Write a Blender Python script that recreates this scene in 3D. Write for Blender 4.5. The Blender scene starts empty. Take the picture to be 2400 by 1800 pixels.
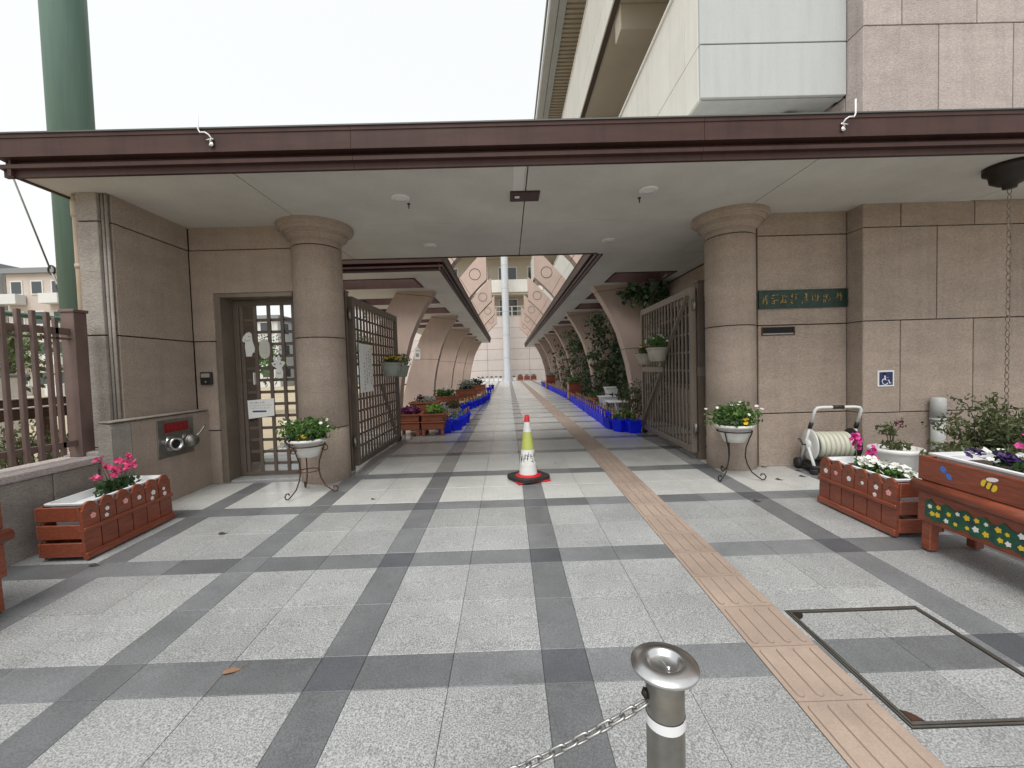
import bpy, bmesh, math, random
from mathutils import Vector, Matrix
R = math.radians
rng = random.Random(7)
sc = bpy.context.scene
COL = sc.collection

# ------------------------------------------------------------------ camera, sky, sun, exposure
PITCH, YAW, ROLL = 0.03723, 0.0093, 0.02948
CAM = Vector((-0.11622, -1.67216, 1.20023))
cd = bpy.data.cameras.new('camera'); cam = bpy.data.objects.new('camera', cd); COL.objects.link(cam)
hf = Vector((math.sin(YAW), math.cos(YAW), 0)); rt = Vector((math.cos(YAW), -math.sin(YAW), 0)); zz = Vector((0, 0, 1))
fw = math.cos(PITCH)*hf - math.sin(PITCH)*zz; up = math.sin(PITCH)*hf + math.cos(PITCH)*zz
cr = math.cos(ROLL)*rt - math.sin(ROLL)*up; cu = math.sin(ROLL)*rt + math.cos(ROLL)*up
cam.matrix_world = Matrix(((cr.x, cu.x, -fw.x, CAM.x), (cr.y, cu.y, -fw.y, CAM.y), (cr.z, cu.z, -fw.z, CAM.z), (0, 0, 0, 1)))
cd.sensor_fit = 'HORIZONTAL'; cd.sensor_width = 36; cd.lens = 977.54/2400*36
cd.clip_start = 0.05; cd.clip_end = 2000
sc.camera = cam

SUN_EL, SUN_AZ = R(60), R(198)      # compass-like azimuth the light comes from (overcast, from behind the left shoulder)
w = bpy.data.worlds.new('World'); sc.world = w; w.use_nodes = True
nt = w.node_tree; nt.nodes.clear()
wo = nt.nodes.new('ShaderNodeOutputWorld'); bg = nt.nodes.new('ShaderNodeBackground')
sky = nt.nodes.new('ShaderNodeTexSky'); sky.sky_type = 'NISHITA'; sky.sun_disc = False
sky.sun_elevation = SUN_EL; sky.sun_rotation = SUN_AZ; sky.air_density = 1.0; sky.dust_density = 4.0
hs = nt.nodes.new('ShaderNodeHueSaturation'); hs.inputs['Saturation'].default_value = 0.12
mx = nt.nodes.new('ShaderNodeMix'); mx.data_type = 'RGBA'; mx.inputs['Factor'].default_value = 0.72
mx.inputs['B'].default_value = (9.3, 9.5, 9.6, 1)          # even cloud layer
nt.links.new(sky.outputs[0], hs.inputs['Color']); nt.links.new(hs.outputs[0], mx.inputs['A'])
nt.links.new(mx.outputs['Result'], bg.inputs[0]); bg.inputs[1].default_value = 0.067
nt.links.new(bg.outputs[0], wo.inputs[0])
sl = bpy.data.lights.new('sun', 'SUN'); so = bpy.data.objects.new('sun', sl); COL.objects.link(so)
sl.energy = 1.5; sl.angle = R(34); sl.color = (1, 0.97, 0.93)
sd = Vector((math.sin(SUN_AZ)*math.cos(SUN_EL), math.cos(SUN_AZ)*math.cos(SUN_EL), math.sin(SUN_EL)))
so.rotation_euler = sd.to_track_quat('Z', 'Y').to_euler(); so.location = (0, 0, 30)
sc.view_settings.view_transform = 'Standard'; sc.view_settings.look = 'None'
sc.view_settings.gamma = 1; sc.view_settings.use_curve_mapping = False
sc.view_settings.exposure = 0.96
sc.render.engine = 'CYCLES'
sc.cycles.use_denoising = True; sc.cycles.max_bounces = 7; sc.cycles.diffuse_bounces = 4
sc.cycles.transparent_max_bounces = 8

# ------------------------------------------------------------------ materials
MATS = {}
def lin(c):
    return tuple(((v/12.92) if v <= 0.04045 else ((v+0.055)/1.055)**2.4) for v in c)
def mat(name, col, rough=0.6, metal=0.0, var=0.0, vscale=6.0, bump=0.0, bscale=60.0, bdetail=4.0, island=0.0, spec=0.5,
        col2=None, stretch=(1, 1, 1), fine=0.0, fscale=200.0, coat=0.0, objrand=0.0, dist=0.01, streak=0.0, spots=0.0):
    """principled material whose colour varies with world-space noise, per piece (island / object) and whose relief is fine bump"""
    m = bpy.data.materials.new(name); m.use_nodes = True; n = m.node_tree.nodes; l = m.node_tree.links
    b = n['Principled BSDF']; b.inputs['Roughness'].default_value = rough; b.inputs['Metallic'].default_value = metal
    b.inputs['Specular IOR Level'].default_value = spec; b.inputs['Coat Weight'].default_value = coat
    c2 = col2 or tuple(max(0, v*(1-var)) for v in col)
    g = n.new('ShaderNodeNewGeometry'); mp = n.new('ShaderNodeMapping'); mp.inputs['Scale'].default_value = stretch
    l.new(g.outputs['Position'], mp.inputs['Vector'])
    val = None
    def noise(scale, detail, lo, hi):
        t = n.new('ShaderNodeTexNoise'); t.inputs['Scale'].default_value = scale; t.inputs['Detail'].default_value = detail
        t.inputs['Roughness'].default_value = 0.65
        l.new(mp.outputs[0], t.inputs['Vector'])
        r = n.new('ShaderNodeMapRange'); r.inputs['From Min'].default_value = lo; r.inputs['From Max'].default_value = hi
        l.new(t.outputs['Fac'], r.inputs['Value']); return r.outputs[0]
    def mixc(fac, a, bb):
        x = n.new('ShaderNodeMix'); x.data_type = 'RGBA'
        l.new(fac, x.inputs['Factor'])
        for s, v in (('A', a), ('B', bb)):
            if isinstance(v, tuple): x.inputs[s].default_value = (*v, 1)
            else: l.new(v, x.inputs[s])
        return x.outputs['Result']
    out = None
    if var > 0 or col2: out = mixc(noise(vscale, 5, 0.35, 0.68), tuple(col), tuple(c2))
    if fine > 0:
        fn = noise(fscale, 2, 0.36, 0.64); base = out if out is not None else tuple(col)
        mul = n.new('ShaderNodeMapRange'); mul.inputs['To Min'].default_value = 1-fine; mul.inputs['To Max'].default_value = 1+fine
        l.new(fn, mul.inputs['Value'])
        v = n.new('ShaderNodeVectorMath'); v.operation = 'SCALE'
        if isinstance(base, tuple): v.inputs[0].default_value = base
        else: l.new(base, v.inputs[0])
        l.new(mul.outputs[0], v.inputs['Scale']); out = v.outputs[0]
    def scaled(base, fac_out):
        v = n.new('ShaderNodeVectorMath'); v.operation = 'SCALE'
        if base is None: v.inputs[0].default_value = tuple(col)
        else: l.new(base, v.inputs[0])
        l.new(fac_out, v.inputs['Scale']); return v.outputs[0]
    if streak > 0:      # rain streaks: noise drawn out vertically
        ms_ = n.new('ShaderNodeMapping'); ms_.inputs['Scale'].default_value = (5.0, 5.0, 0.35); l.new(g.outputs['Position'], ms_.inputs['Vector'])
        t = n.new('ShaderNodeTexNoise'); t.inputs['Scale'].default_value = 1.6; t.inputs['Detail'].default_value = 6; t.inputs['Roughness'].default_value = 0.7
        l.new(ms_.outputs[0], t.inputs['Vector']); mr = n.new('ShaderNodeMapRange'); mr.inputs['From Min'].default_value = .45; mr.inputs['From Max'].default_value = .75
        mr.inputs['To Min'].default_value = 1.0; mr.inputs['To Max'].default_value = 1-streak; l.new(t.outputs['Fac'], mr.inputs['Value']); out = scaled(out, mr.outputs[0])
    if spots > 0:       # trodden-in gum and small dark stains
        vo = n.new('ShaderNodeTexVoronoi'); vo.inputs['Scale'].default_value = 1.7; l.new(g.outputs['Position'], vo.inputs['Vector'])
        t = n.new('ShaderNodeTexNoise'); t.inputs['Scale'].default_value = 30; l.new(g.outputs['Position'], t.inputs['Vector'])
        ad = n.new('ShaderNodeMath'); ad.operation = 'MULTIPLY_ADD'; ad.inputs[1].default_value = .03; l.new(t.outputs['Fac'], ad.inputs[0]); l.new(vo.outputs['Distance'], ad.inputs[2])
        mr = n.new('ShaderNodeMapRange'); mr.inputs['From Min'].default_value = .035; mr.inputs['From Max'].default_value = .06
        mr.inputs['To Min'].default_value = 1-spots; mr.inputs['To Max'].default_value = 1.0; l.new(ad.outputs[0], mr.inputs['Value']); out = scaled(out, mr.outputs[0])
        t2 = n.new('ShaderNodeTexNoise'); t2.inputs['Scale'].default_value = .9; t2.inputs['Detail'].default_value = 8; t2.inputs['Roughness'].default_value = .72; l.new(g.outputs['Position'], t2.inputs['Vector'])
        mr = n.new('ShaderNodeMapRange'); mr.inputs['From Min'].default_value = .5; mr.inputs['From Max'].default_value = .72
        mr.inputs['To Min'].default_value = 1.0; mr.inputs['To Max'].default_value = .78; l.new(t2.outputs['Fac'], mr.inputs['Value']); out = scaled(out, mr.outputs[0])
    for amt, kind in ((island, 'i'), (objrand, 'o')):
        if amt > 0:
            if kind == 'i': rv = g.outputs['Random Per Island']
            else: rv = n.new('ShaderNodeObjectInfo').outputs['Random']
            mul = n.new('ShaderNodeMapRange'); mul.inputs['To Min'].default_value = 1-amt; mul.inputs['To Max'].default_value = 1+amt
            l.new(rv, mul.inputs['Value'])
            v = n.new('ShaderNodeVectorMath'); v.operation = 'SCALE'
            if out is None: v.inputs[0].default_value = tuple(col)
            else: l.new(out, v.inputs[0])
            l.new(mul.outputs[0], v.inputs['Scale']); out = v.outputs[0]
    if out is None: b.inputs['Base Color'].default_value = (*col, 1)
    else: l.new(out, b.inputs['Base Color'])
    if bump > 0:
        t = n.new('ShaderNodeTexNoise'); t.inputs['Scale'].default_value = bscale; t.inputs['Detail'].default_value = bdetail
        l.new(mp.outputs[0], t.inputs['Vector'])
        bm_ = n.new('ShaderNodeBump'); bm_.inputs['Strength'].default_value = bump; bm_.inputs['Distance'].default_value = dist
        l.new(t.outputs['Fac'], bm_.inputs['Height']); l.new(bm_.outputs[0], b.inputs['Normal'])
    MATS[name] = m; return m
def leafmat(name, a, b_, rough=0.5):
    m = bpy.data.materials.new(name); m.use_nodes = True; n = m.node_tree.nodes; l = m.node_tree.links
    b = n['Principled BSDF']; b.inputs['Roughness'].default_value = rough
    g = n.new('ShaderNodeNewGeometry'); x = n.new('ShaderNodeMix'); x.data_type = 'RGBA'
    x.inputs['A'].default_value = (*a, 1); x.inputs['B'].default_value = (*b_, 1)
    l.new(g.outputs['Random Per Island'], x.inputs['Factor']); l.new(x.outputs['Result'], b.inputs['Base Color'])
    tr = n.new('ShaderNodeBsdfTranslucent'); l.new(x.outputs['Result'], tr.inputs['Color'])
    ms = n.new('ShaderNodeMixShader'); ms.inputs[0].default_value = 0.22
    l.new(b.outputs[0], ms.inputs[1]); l.new(tr.outputs[0], ms.inputs[2]); l.new(ms.outputs[0], n['Material Output'].inputs['Surface'])
    MATS[name] = m; return m

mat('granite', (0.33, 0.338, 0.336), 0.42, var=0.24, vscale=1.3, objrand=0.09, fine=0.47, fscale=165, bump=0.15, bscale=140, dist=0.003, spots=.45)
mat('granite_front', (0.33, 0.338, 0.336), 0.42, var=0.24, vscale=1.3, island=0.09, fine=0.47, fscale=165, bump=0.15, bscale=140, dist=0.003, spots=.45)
mat('granite_honed_lit', (0.47, 0.475, 0.455), 0.28, var=0.16, vscale=2.0, objrand=0.05, fine=0.22, fscale=140, spots=.45)  # smoother finish; colour also lightened to carry brighter light on the inner floor
mat('granite_far_lit', (0.56, 0.555, 0.525), 0.3, var=0.12, vscale=2.2, island=0.05, fine=0.2, fscale=120)  # inner and distant paving, stronger light put into the colour
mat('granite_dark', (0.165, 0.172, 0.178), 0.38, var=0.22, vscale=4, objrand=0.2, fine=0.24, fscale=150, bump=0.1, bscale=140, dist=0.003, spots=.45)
mat('granite_dark_far_lit', (0.27, 0.27, 0.268), 0.2, var=0.18, vscale=4, island=0.2, fine=0.15, fscale=120)  # lightened copy of the dark strips, washed-out sky reflection put into the colour
mat('granite_black', (0.092, 0.098, 0.108), 0.38, var=0.2, vscale=5, objrand=0.2, fine=0.2, fscale=150)
mat('grout', (0.30, 0.295, 0.28), 0.9, var=0.35, vscale=9)
mat('tactile_flank', (0.27, 0.20, 0.16), 0.8, var=0.2, vscale=5)
mat('tactile', (0.355, 0.275, 0.222), 0.6, var=0.22, vscale=3, objrand=0.06, fine=0.08, fscale=150, bump=0.1, bscale=120, dist=0.003, spots=.45)
mat('asphalt', (0.06, 0.06, 0.06), 0.9, fine=0.3, fscale=120)
mat('earth', (0.42, 0.35, 0.24), 0.95, var=0.25, vscale=0.4, fine=0.1, fscale=60)
mat('stucco', (0.40, 0.322, 0.265), 0.85, var=0.16, vscale=2.2, fine=0.17, fscale=52, bump=0.8, bscale=62, objrand=0.07, dist=0.014, stretch=(1, 1, 2.8), streak=.14)
mat('stucco_pale', (0.44, 0.385, 0.365), 0.85, var=0.16, vscale=1.8, fine=0.17, fscale=52, bump=0.8, bscale=62, objrand=0.07, dist=0.014, stretch=(1, 1, 2.8), streak=.16)  # pale copings; on the upper right wall, open-sky light put into the colour
mat('stucco_grey', (0.36, 0.325, 0.29), 0.88, var=0.22, vscale=2.2, fine=0.17, fscale=52, bump=0.8, bscale=62, objrand=0.07, dist=0.014, stretch=(1, 1, 2.8), streak=.2)
mat('joint', (0.075, 0.058, 0.045), 0.9)
mat('arch_concrete', (0.54, 0.415, 0.355), 0.75, var=0.14, vscale=1.5, fine=0.05, fscale=90, objrand=0.03, streak=.10)
mat('cladding', (0.43, 0.455, 0.46), 0.6, var=0.10, vscale=1.3, stretch=(1, 1, 0.35), fine=0.03, fscale=120, objrand=0.015, streak=.10)
mat('cream', (0.68, 0.67, 0.615), 0.65, var=0.10, vscale=1.2, objrand=0.02, streak=.12)
mat('beige', (0.50, 0.45, 0.37), 0.8, var=0.12, vscale=0.8)
mat('ribbed_soffit', (0.43, 0.38, 0.30), 0.6)
mat('soffit', (0.62, 0.605, 0.565), 0.75, var=0.2, vscale=0.9, fine=0.04, fscale=60, objrand=0.03)
mat('soffit_strip', (0.68, 0.68, 0.65), 0.5, metal=0.0)
mat('fascia', (0.068, 0.034, 0.029), 0.5, var=0.3, vscale=3, stretch=(0.4, 1, 3), spec=0.25, streak=.3)
mat('flashing', (0.10, 0.105, 0.10), 0.5, metal=0.4)
mat('gate_metal', (0.155, 0.122, 0.098), 0.45, var=0.2, vscale=8, metal=0.2)
mat('gate_metal_pale', (0.215, 0.18, 0.145), 0.42, var=0.18, vscale=7, metal=0.25)
mat('fence_metal', (0.16, 0.105, 0.092), 0.5, var=0.25, vscale=5)
mat('steel', (0.62, 0.62, 0.62), 0.28, metal=1.0, var=0.12, vscale=40, stretch=(1, 1, 0.1))
mat('steel_dull', (0.30, 0.29, 0.265), 0.42, metal=0.9, var=0.25, vscale=14)
mat('steel_chain', (0.36, 0.36, 0.35), 0.35, metal=0.9)
mat('chrome', (0.75, 0.75, 0.75), 0.12, metal=1.0)
mat('iron', (0.03, 0.024, 0.02), 0.5, metal=0.5)
mat('iron_rust', (0.085, 0.035, 0.02), 0.65, metal=0.3, var=0.4, vscale=20)
mat('black', (0.012, 0.012, 0.012), 0.5)
mat('rubber', (0.02, 0.02, 0.02), 0.7, var=0.3, vscale=20)
mat('dark_hole', (0.01, 0.01, 0.012), 0.9)
mat('white_plastic', (0.74, 0.75, 0.76), 0.35, var=0.06, vscale=5)
mat('white_pot', (0.68, 0.67, 0.64), 0.45, var=0.18, vscale=8)
mat('tan_pot', (0.40, 0.375, 0.32), 0.6, var=0.2, vscale=12)
mat('grey_pot', (0.30, 0.33, 0.29), 0.6, var=0.2, vscale=12)
mat('paper', (0.80, 0.80, 0.78), 0.6, var=0.05, vscale=8)
mat('ink', (0.03, 0.03, 0.03), 0.7)
mat('ink_blue', (0.02, 0.08, 0.22), 0.7)
mat('red_sign', (0.21, 0.008, 0.008), 0.5, var=0.2, vscale=15)
mat('bronze', (0.025, 0.055, 0.045), 0.5, metal=0.4, var=0.45, vscale=14)
mat('gold', (0.32, 0.22, 0.06), 0.45, metal=0.6, var=0.4, vscale=30)
mat('wood', (0.26, 0.064, 0.03), 0.42, col2=(0.145, 0.034, 0.016), vscale=9, stretch=(3, 1.1, 9), coat=0.25, objrand=0.10, fine=0.08, fscale=120)
mat('terracotta', (0.32, 0.10, 0.05), 0.7, var=0.25, vscale=7, objrand=0.1)
mat('soil', (0.045, 0.03, 0.02), 0.95, var=0.4, vscale=40, bump=0.6, bscale=60, dist=0.02)
mat('blue_plastic', (0.005, 0.02, 0.78), 0.5, var=0.3, vscale=6, objrand=0.22, spec=0.25)
mat('tan_plastic', (0.62, 0.40, 0.14), 0.5)
mat('cone_red', (0.55, 0.012, 0.02), 0.4)
mat('cone_lime', (0.43, 0.47, 0.11), 0.4, fine=0.05, fscale=200)
mat('cone_white', (0.72, 0.72, 0.70), 0.45, var=0.12, vscale=18)
mat('cone_silver', (0.66, 0.66, 0.67), 0.3, var=0.1, vscale=20)
mat('sign_blue', (0.012, 0.02, 0.09), 0.4)
mat('green_paint', (0.115, 0.20, 0.165), 0.5, var=0.14, vscale=2, stretch=(6, 6, 0.4), streak=.22)
mat('rail_green', (0.10, 0.30, 0.20), 0.45)
mat('pvc', (0.42, 0.31, 0.21), 0.55, col2=(0.46, 0.40, 0.33), vscale=2.5)
mat('pvc_grey', (0.44, 0.45, 0.44), 0.45, var=0.12, vscale=6)
mat('pale_column', (0.55, 0.58, 0.62), 0.5, var=0.08, vscale=2)
mat('wood_rail', (0.11, 0.06, 0.035), 0.7, var=0.3, vscale=8)
mat('bark', (0.085, 0.062, 0.045), 0.9, var=0.4, vscale=14, bump=0.6, bscale=30, dist=0.02)
mat('stem', (0.07, 0.10, 0.04), 0.7)
mat('twig', (0.07, 0.045, 0.03), 0.8)
mat('hose', (0.56, 0.56, 0.46), 0.5, var=0.1, vscale=9)
mat('reel_white', (0.66, 0.67, 0.66), 0.4, var=0.08, vscale=9)
mat('glass', (0.05, 0.06, 0.065), 0.08, spec=0.6)
mat('light_lens', (0.78, 0.78, 0.75), 0.3)
mat('paint_green', (0.015, 0.11, 0.035), 0.5, col2=(0.008, 0.03, 0.05), vscale=14)
mat('paint_yellow', (0.70, 0.48, 0.03), 0.5)
mat('paint_white', (0.75, 0.72, 0.70), 0.5)
mat('paint_blue', (0.05, 0.16, 0.50), 0.5)
mat('paint_pink', (0.75, 0.36, 0.33), 0.5)
mat('paint_grey', (0.30, 0.27, 0.24), 0.5)
mat('pink_cloth', (0.65, 0.10, 0.16), 0.8)
mat('dead_leaf', (0.27, 0.15, 0.085), 0.8, var=0.3, vscale=60)
mat('dark_leaf', (0.05, 0.04, 0.03), 0.9)
mat('wall_apt', (0.62, 0.63, 0.62), 0.8, var=0.1, vscale=0.5)
mat('wall_apt_brown_hazy', (0.52, 0.46, 0.41), 0.8, var=0.1, vscale=0.5)  # brown paled so that distance haze sits in the colour
mat('rear_stone', (0.58, 0.52, 0.49), 0.8, var=0.1, vscale=0.7, objrand=0.04, fine=0.06, fscale=20, streak=.12)
mat('roof_grey', (0.22, 0.23, 0.24), 0.7)
leafmat('leaf', (0.045, 0.115, 0.022), (0.10, 0.20, 0.035))
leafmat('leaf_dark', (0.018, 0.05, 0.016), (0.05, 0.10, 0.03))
leafmat('leaf_olive', (0.05, 0.075, 0.025), (0.11, 0.125, 0.05))
leafmat('leaf_lime', (0.20, 0.34, 0.05), (0.32, 0.45, 0.13))
leafmat('leaf_silver', (0.26, 0.31, 0.26), (0.45, 0.48, 0.42))
leafmat('leaf_purple', (0.10, 0.012, 0.085), (0.22, 0.04, 0.17))
leafmat('leaf_maroon', (0.06, 0.015, 0.025), (0.12, 0.03, 0.04))
leafmat('petal_white', (0.72, 0.72, 0.66), (0.82, 0.82, 0.80))
leafmat('petal_pink', (0.62, 0.035, 0.16), (0.75, 0.10, 0.27))
leafmat('petal_magenta', (0.50, 0.012, 0.20), (0.66, 0.05, 0.30))
leafmat('petal_yellow', (0.72, 0.40, 0.01), (0.80, 0.56, 0.03))
leafmat('petal_violet', (0.035, 0.015, 0.10), (0.10, 0.04, 0.20))

# ------------------------------------------------------------------ mesh helpers
def wloc(o):
    v = Vector((0, 0, 0))
    while o is not None:
        v += o.location; o = o.parent
    return v
class MB:
    def __init__(s): s.v = []; s.f = []; s.sm = []
    def add(s, vs, fs, smooth=False):
        k = len(s.v); s.v += [tuple(v) for v in vs]
        for f in fs: s.f.append(tuple(i+k for i in f)); s.sm.append(smooth)
        return s
    def box(s, x0, x1, y0, y1, z0, z1):
        return s.add([(x0,y0,z0),(x1,y0,z0),(x1,y1,z0),(x0,y1,z0),(x0,y0,z1),(x1,y0,z1),(x1,y1,z1),(x0,y1,z1)],
                     [(0,3,2,1),(4,5,6,7),(0,1,5,4),(1,2,6,5),(2,3,7,6),(3,0,4,7)])
    def cbox(s, x0, x1, y0, y1, z0, z1, c=0.006):
        """box with chamfered edges"""
        c = min(c, (x1-x0)*.45, (y1-y0)*.45, (z1-z0)*.45); vs = []; X = (x0, x1); Y = (y0, y1); Z = (z0, z1); idx = {}
        for i in (0, 1):
            for j in (0, 1):
                for k in (0, 1):
                    for a in range(3):
                        p = [X[i], Y[j], Z[k]]
                        for b in range(3):
                            if b != a: p[b] += c*(1 if (i, j, k)[b] == 0 else -1)
                        idx[(i, j, k, a)] = len(vs); vs.append(p)
        fs = []
        for a in range(3):
            b, d = (a+1) % 3, (a+2) % 3
            for e in (0, 1):
                q = []
                for (u, v) in ((0, 0), (1, 0), (1, 1), (0, 1)):
                    t = [0, 0, 0]; t[a] = e; t[b] = u; t[d] = v; q.append(idx[(*t, a)])
                fs.append(tuple(q) if e else tuple(reversed(q)))
        for a in range(3):      # edges along axis a
            b, d = (a+1) % 3, (a+2) % 3
            for u in (0, 1):
                for v in (0, 1):
                    t0 = [0, 0, 0]; t0[b] = u; t0[d] = v; t1 = list(t0); t1[a] = 1
                    q = (idx[(*t0, b)], idx[(*t1, b)], idx[(*t1, d)], idx[(*t0, d)])
                    fs.append(q if (u == v) else tuple(reversed(q)))
        for i in (0, 1):
            for j in (0, 1):
                for k in (0, 1):
                    q = tuple(idx[(i, j, k, a)] for a in range(3)); fs.append(q if (i+j+k) % 2 == 1 else tuple(reversed(q)))
        return s.add(vs, fs)
    def prism(s, poly, axis, a0, a1, smooth=False):
        """polygon in the plane normal to axis, extruded from a0 to a1"""
        n = len(poly)
        def P(u, v, a): return {'x': (a, u, v), 'y': (u, a, v), 'z': (u, v, a)}[axis]
        vs = [P(u, v, a0) for u, v in poly] + [P(u, v, a1) for u, v in poly]
        fs = [tuple(range(n)), tuple(range(2*n-1, n-1, -1))] + [(i, i+n, (i+1) % n+n, (i+1) % n) for i in range(n)]
        return s.add(vs, fs, smooth)
    def lathe(s, prof, cx=0, cy=0, n=24, smooth=True, a0=0, a1=2*math.pi, cap=True):
        full = abs(a1-a0-2*math.pi) < 1e-6; m = n if full else n+1
        vs = [(cx+r*math.cos(a0+(a1-a0)*i/n), cy+r*math.sin(a0+(a1-a0)*i/n), z) for r, z in prof for i in range(m)]
        fs = []
        for j in range(len(prof)-1):
            for i in range(n):
                i2 = (i+1) % m
                fs.append((j*m+i, j*m+i2, (j+1)*m+i2, (j+1)*m+i))
        if cap and full:
            if prof[0][0] > 1e-4: fs.append(tuple(range(m-1, -1, -1)))
            if prof[-1][0] > 1e-4: k = (len(prof)-1)*m; fs.append(tuple(k+i for i in range(m)))
        return s.add(vs, fs, smooth)
    def tube(s, pts, r, n=8, closed=False, smooth=True, r1=None):
        pts = [Vector(p) for p in pts]; L = len(pts); rings = []; prev = None
        for i, p in enumerate(pts):
            if closed: d = pts[(i+1) % L]-pts[i-1]
            else: d = pts[min(i+1, L-1)]-pts[max(i-1, 0)]
            if d.length < 1e-9: d = Vector((0, 0, 1))
            d.normalize()
            if prev is None:
                a = Vector((0, 0, 1)) if abs(d.z) < .9 else Vector((1, 0, 0))
                u = d.cross(a).normalized()
            else:
                u = (prev - d*prev.dot(d)); u = u.normalized() if u.length > 1e-6 else d.orthogonal().normalized()
            prev = u; v = d.cross(u)
            rr = r if r1 is None else r+(r1-r)*i/max(1, L-1)
            if isinstance(r, (list, tuple)): rr = r[i]
            rings.append([p+u*(rr*math.cos(2*math.pi*k/n))+v*(rr*math.sin(2*math.pi*k/n)) for k in range(n)])
        vs = [q for ring in rings for q in ring]; fs = []
        for i in range(L if closed else L-1):
            j = (i+1) % L
            for k in range(n): fs.append((i*n+k, i*n+(k+1) % n, j*n+(k+1) % n, j*n+k))
        if not closed: fs += [tuple(range(n-1, -1, -1)), tuple((L-1)*n+k for k in range(n))]
        return s.add(vs, fs, smooth)
    def quad(s, a, b, c, d): return s.add([a, b, c, d], [(0, 1, 2, 3)])
    def bar(s, p, q, wx, wz):
        """square bar from p to q"""
        p = Vector(p); q = Vector(q); d = (q-p).normalized()
        a = Vector((0, 0, 1)) if abs(d.z) < .9 else Vector((0, 1, 0))
        u = d.cross(a).normalized()*wx/2; v = d.cross(u).normalized()*wz/2
        vs = [p-u-v, p+u-v, p+u+v, p-u+v, q-u-v, q+u-v, q+u+v, q-u+v]
        return s.add(vs, [(0,3,2,1),(4,5,6,7),(0,1,5,4),(1,2,6,5),(2,3,7,6),(3,0,4,7)])
    def leaf(s, p, size, rnd, flat=0.0, asp=0.5):
        d = Vector((rnd.gauss(0, 1), rnd.gauss(0, 1), rnd.gauss(0, 1)*(1-flat)+0.25)).normalized()
        u = d.cross(Vector((rnd.gauss(0, 1), rnd.gauss(0, 1), rnd.gauss(0, 1)))).normalized()
        v = d.cross(u); a = size*rnd.uniform(.7, 1.3); p = Vector(p)
        b = a*asp
        s.add([p-u*a*.5, p+v*b*.5+d*b*.12, p+u*a*.5, p-v*b*.5+d*b*.12], [(0, 1, 2), (0, 2, 3)])
        return s
    def flower(s, p, size, rnd, tilt=0.5, k=5):
        d = Vector((rnd.gauss(0, tilt), rnd.gauss(0, tilt)-0.35, 1)).normalized(); u = d.orthogonal().normalized(); v = d.cross(u); p = Vector(p)
        vs = [p]; fs = []
        for i in range(k):
            a = 2*math.pi*i/k+rnd.random()*.3
            for da, rr, h in ((-.5, .8, .12), (0, 1., .05), (.5, .8, .12)):
                aa = a+da*2*math.pi/k; vs.append(p+(u*math.cos(aa)+v*math.sin(aa))*size*rr+d*size*h)
            b = 1+i*3; fs.append((0, b, b+1, b+2))
        return s.add(vs, fs)
    def mesh(s, name):
        me = bpy.data.meshes.new(name); me.from_pydata(s.v, [], s.f)
        me.polygons.foreach_set('use_smooth', s.sm); me.update(); return me
    def build(s, name, m, parent=None, local=False, label=None, recalc=False):
        if parent is not None and not local:
            o = wloc(parent); s.v = [(a-o.x, b-o.y, c-o.z) for a, b, c in s.v]
        me = s.mesh(name)
        if recalc:
            b = bmesh.new(); b.from_mesh(me); bmesh.ops.recalc_face_normals(b, faces=b.faces); b.to_mesh(me); b.free()
        me.materials.append(MATS[m] if isinstance(m, str) else m)
        ob = bpy.data.objects.new(name, me); COL.objects.link(ob)
        if parent is not None: ob.parent = parent
        if label: ob['label'] = label
        return ob
def tag(o, label, cat, group=None):
    o['label'] = label; o['category'] = cat
    if group: o['group'] = group
    return o
def thing(name, label, cat, loc=(0, 0, 0), group=None, rot=(0, 0, 0)):
    o = bpy.data.objects.new(name, None); o.empty_display_size = 0.1; COL.objects.link(o)
    o.location = loc; o.rotation_euler = rot
    return tag(o, label, cat, group)
def struct(o): o['kind'] = 'structure'; return o
def copy_tree(o, parent=None):
    c = o.copy(); COL.objects.link(c); c.parent = parent
    for ch in list(o.children): copy_tree(ch, c)
    return c
def inst(name, me, parent, loc, rot=(0, 0, 0), scale=(1, 1, 1)):
    o = bpy.data.objects.new(name, me); COL.objects.link(o); o.parent = parent
    o.location = loc; o.rotation_euler = rot; o.scale = scale; return o
SLOPE = 0.03424; TILT = math.atan(SLOPE); FLOOR = SLOPE*1.0
def gz(y): return SLOPE*(y-3) if y < 4 else FLOOR

# ------------------------------------------------------------------ ground and paving
m_ = MB()
m_.add([(-400, -400, -.42), (400, -400, -.42), (400, -3.0, -.42), (-400, -3.0, -.42)], [(0, 1, 2, 3)])
m_.add([(-400, -3.0, -.42), (-3.95, -3.0, -.42), (-3.95, -2.9, -.10), (-400, -2.9, -.10)], [(0, 1, 2, 3)])
m_.add([(-400, -2.9, -.10), (-3.95, -2.9, -.10), (-3.95, 400, -.03), (-400, 400, -.03)], [(0, 1, 2, 3)])
m_.add([(3.3, 3.2, -.03), (400, 3.2, -.03), (400, 400, -.03), (3.3, 400, -.03)], [(0, 1, 2, 3)])
m_.add([(-3.95, 38.2, -.03), (3.3, 38.2, -.03), (3.3, 400, -.03), (-3.95, 400, -.03)], [(0, 1, 2, 3)])
m_.add([(16.0, -3, -.2), (400, -3, -.2), (400, 3.2, -.03), (16.0, 3.2, -.03)], [(0, 1, 2, 3)])
struct(m_.build('ground', 'earth'))
pv = MB(); T = 0.014
pv.add([(-3.95, -3, gz(-3)-T), (16, -3, gz(-3)-T), (16, 4, gz(4)-T), (-3.95, 4, gz(4)-T), (3.4, 38.2, FLOOR-T), (-3.95, 38.2, FLOOR-T),
        (-3.95, -3, -.45), (16, -3, -.45)],
       [(0, 1, 2, 3), (3, 2, 4, 5), (0, 6, 7, 1)])
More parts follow.
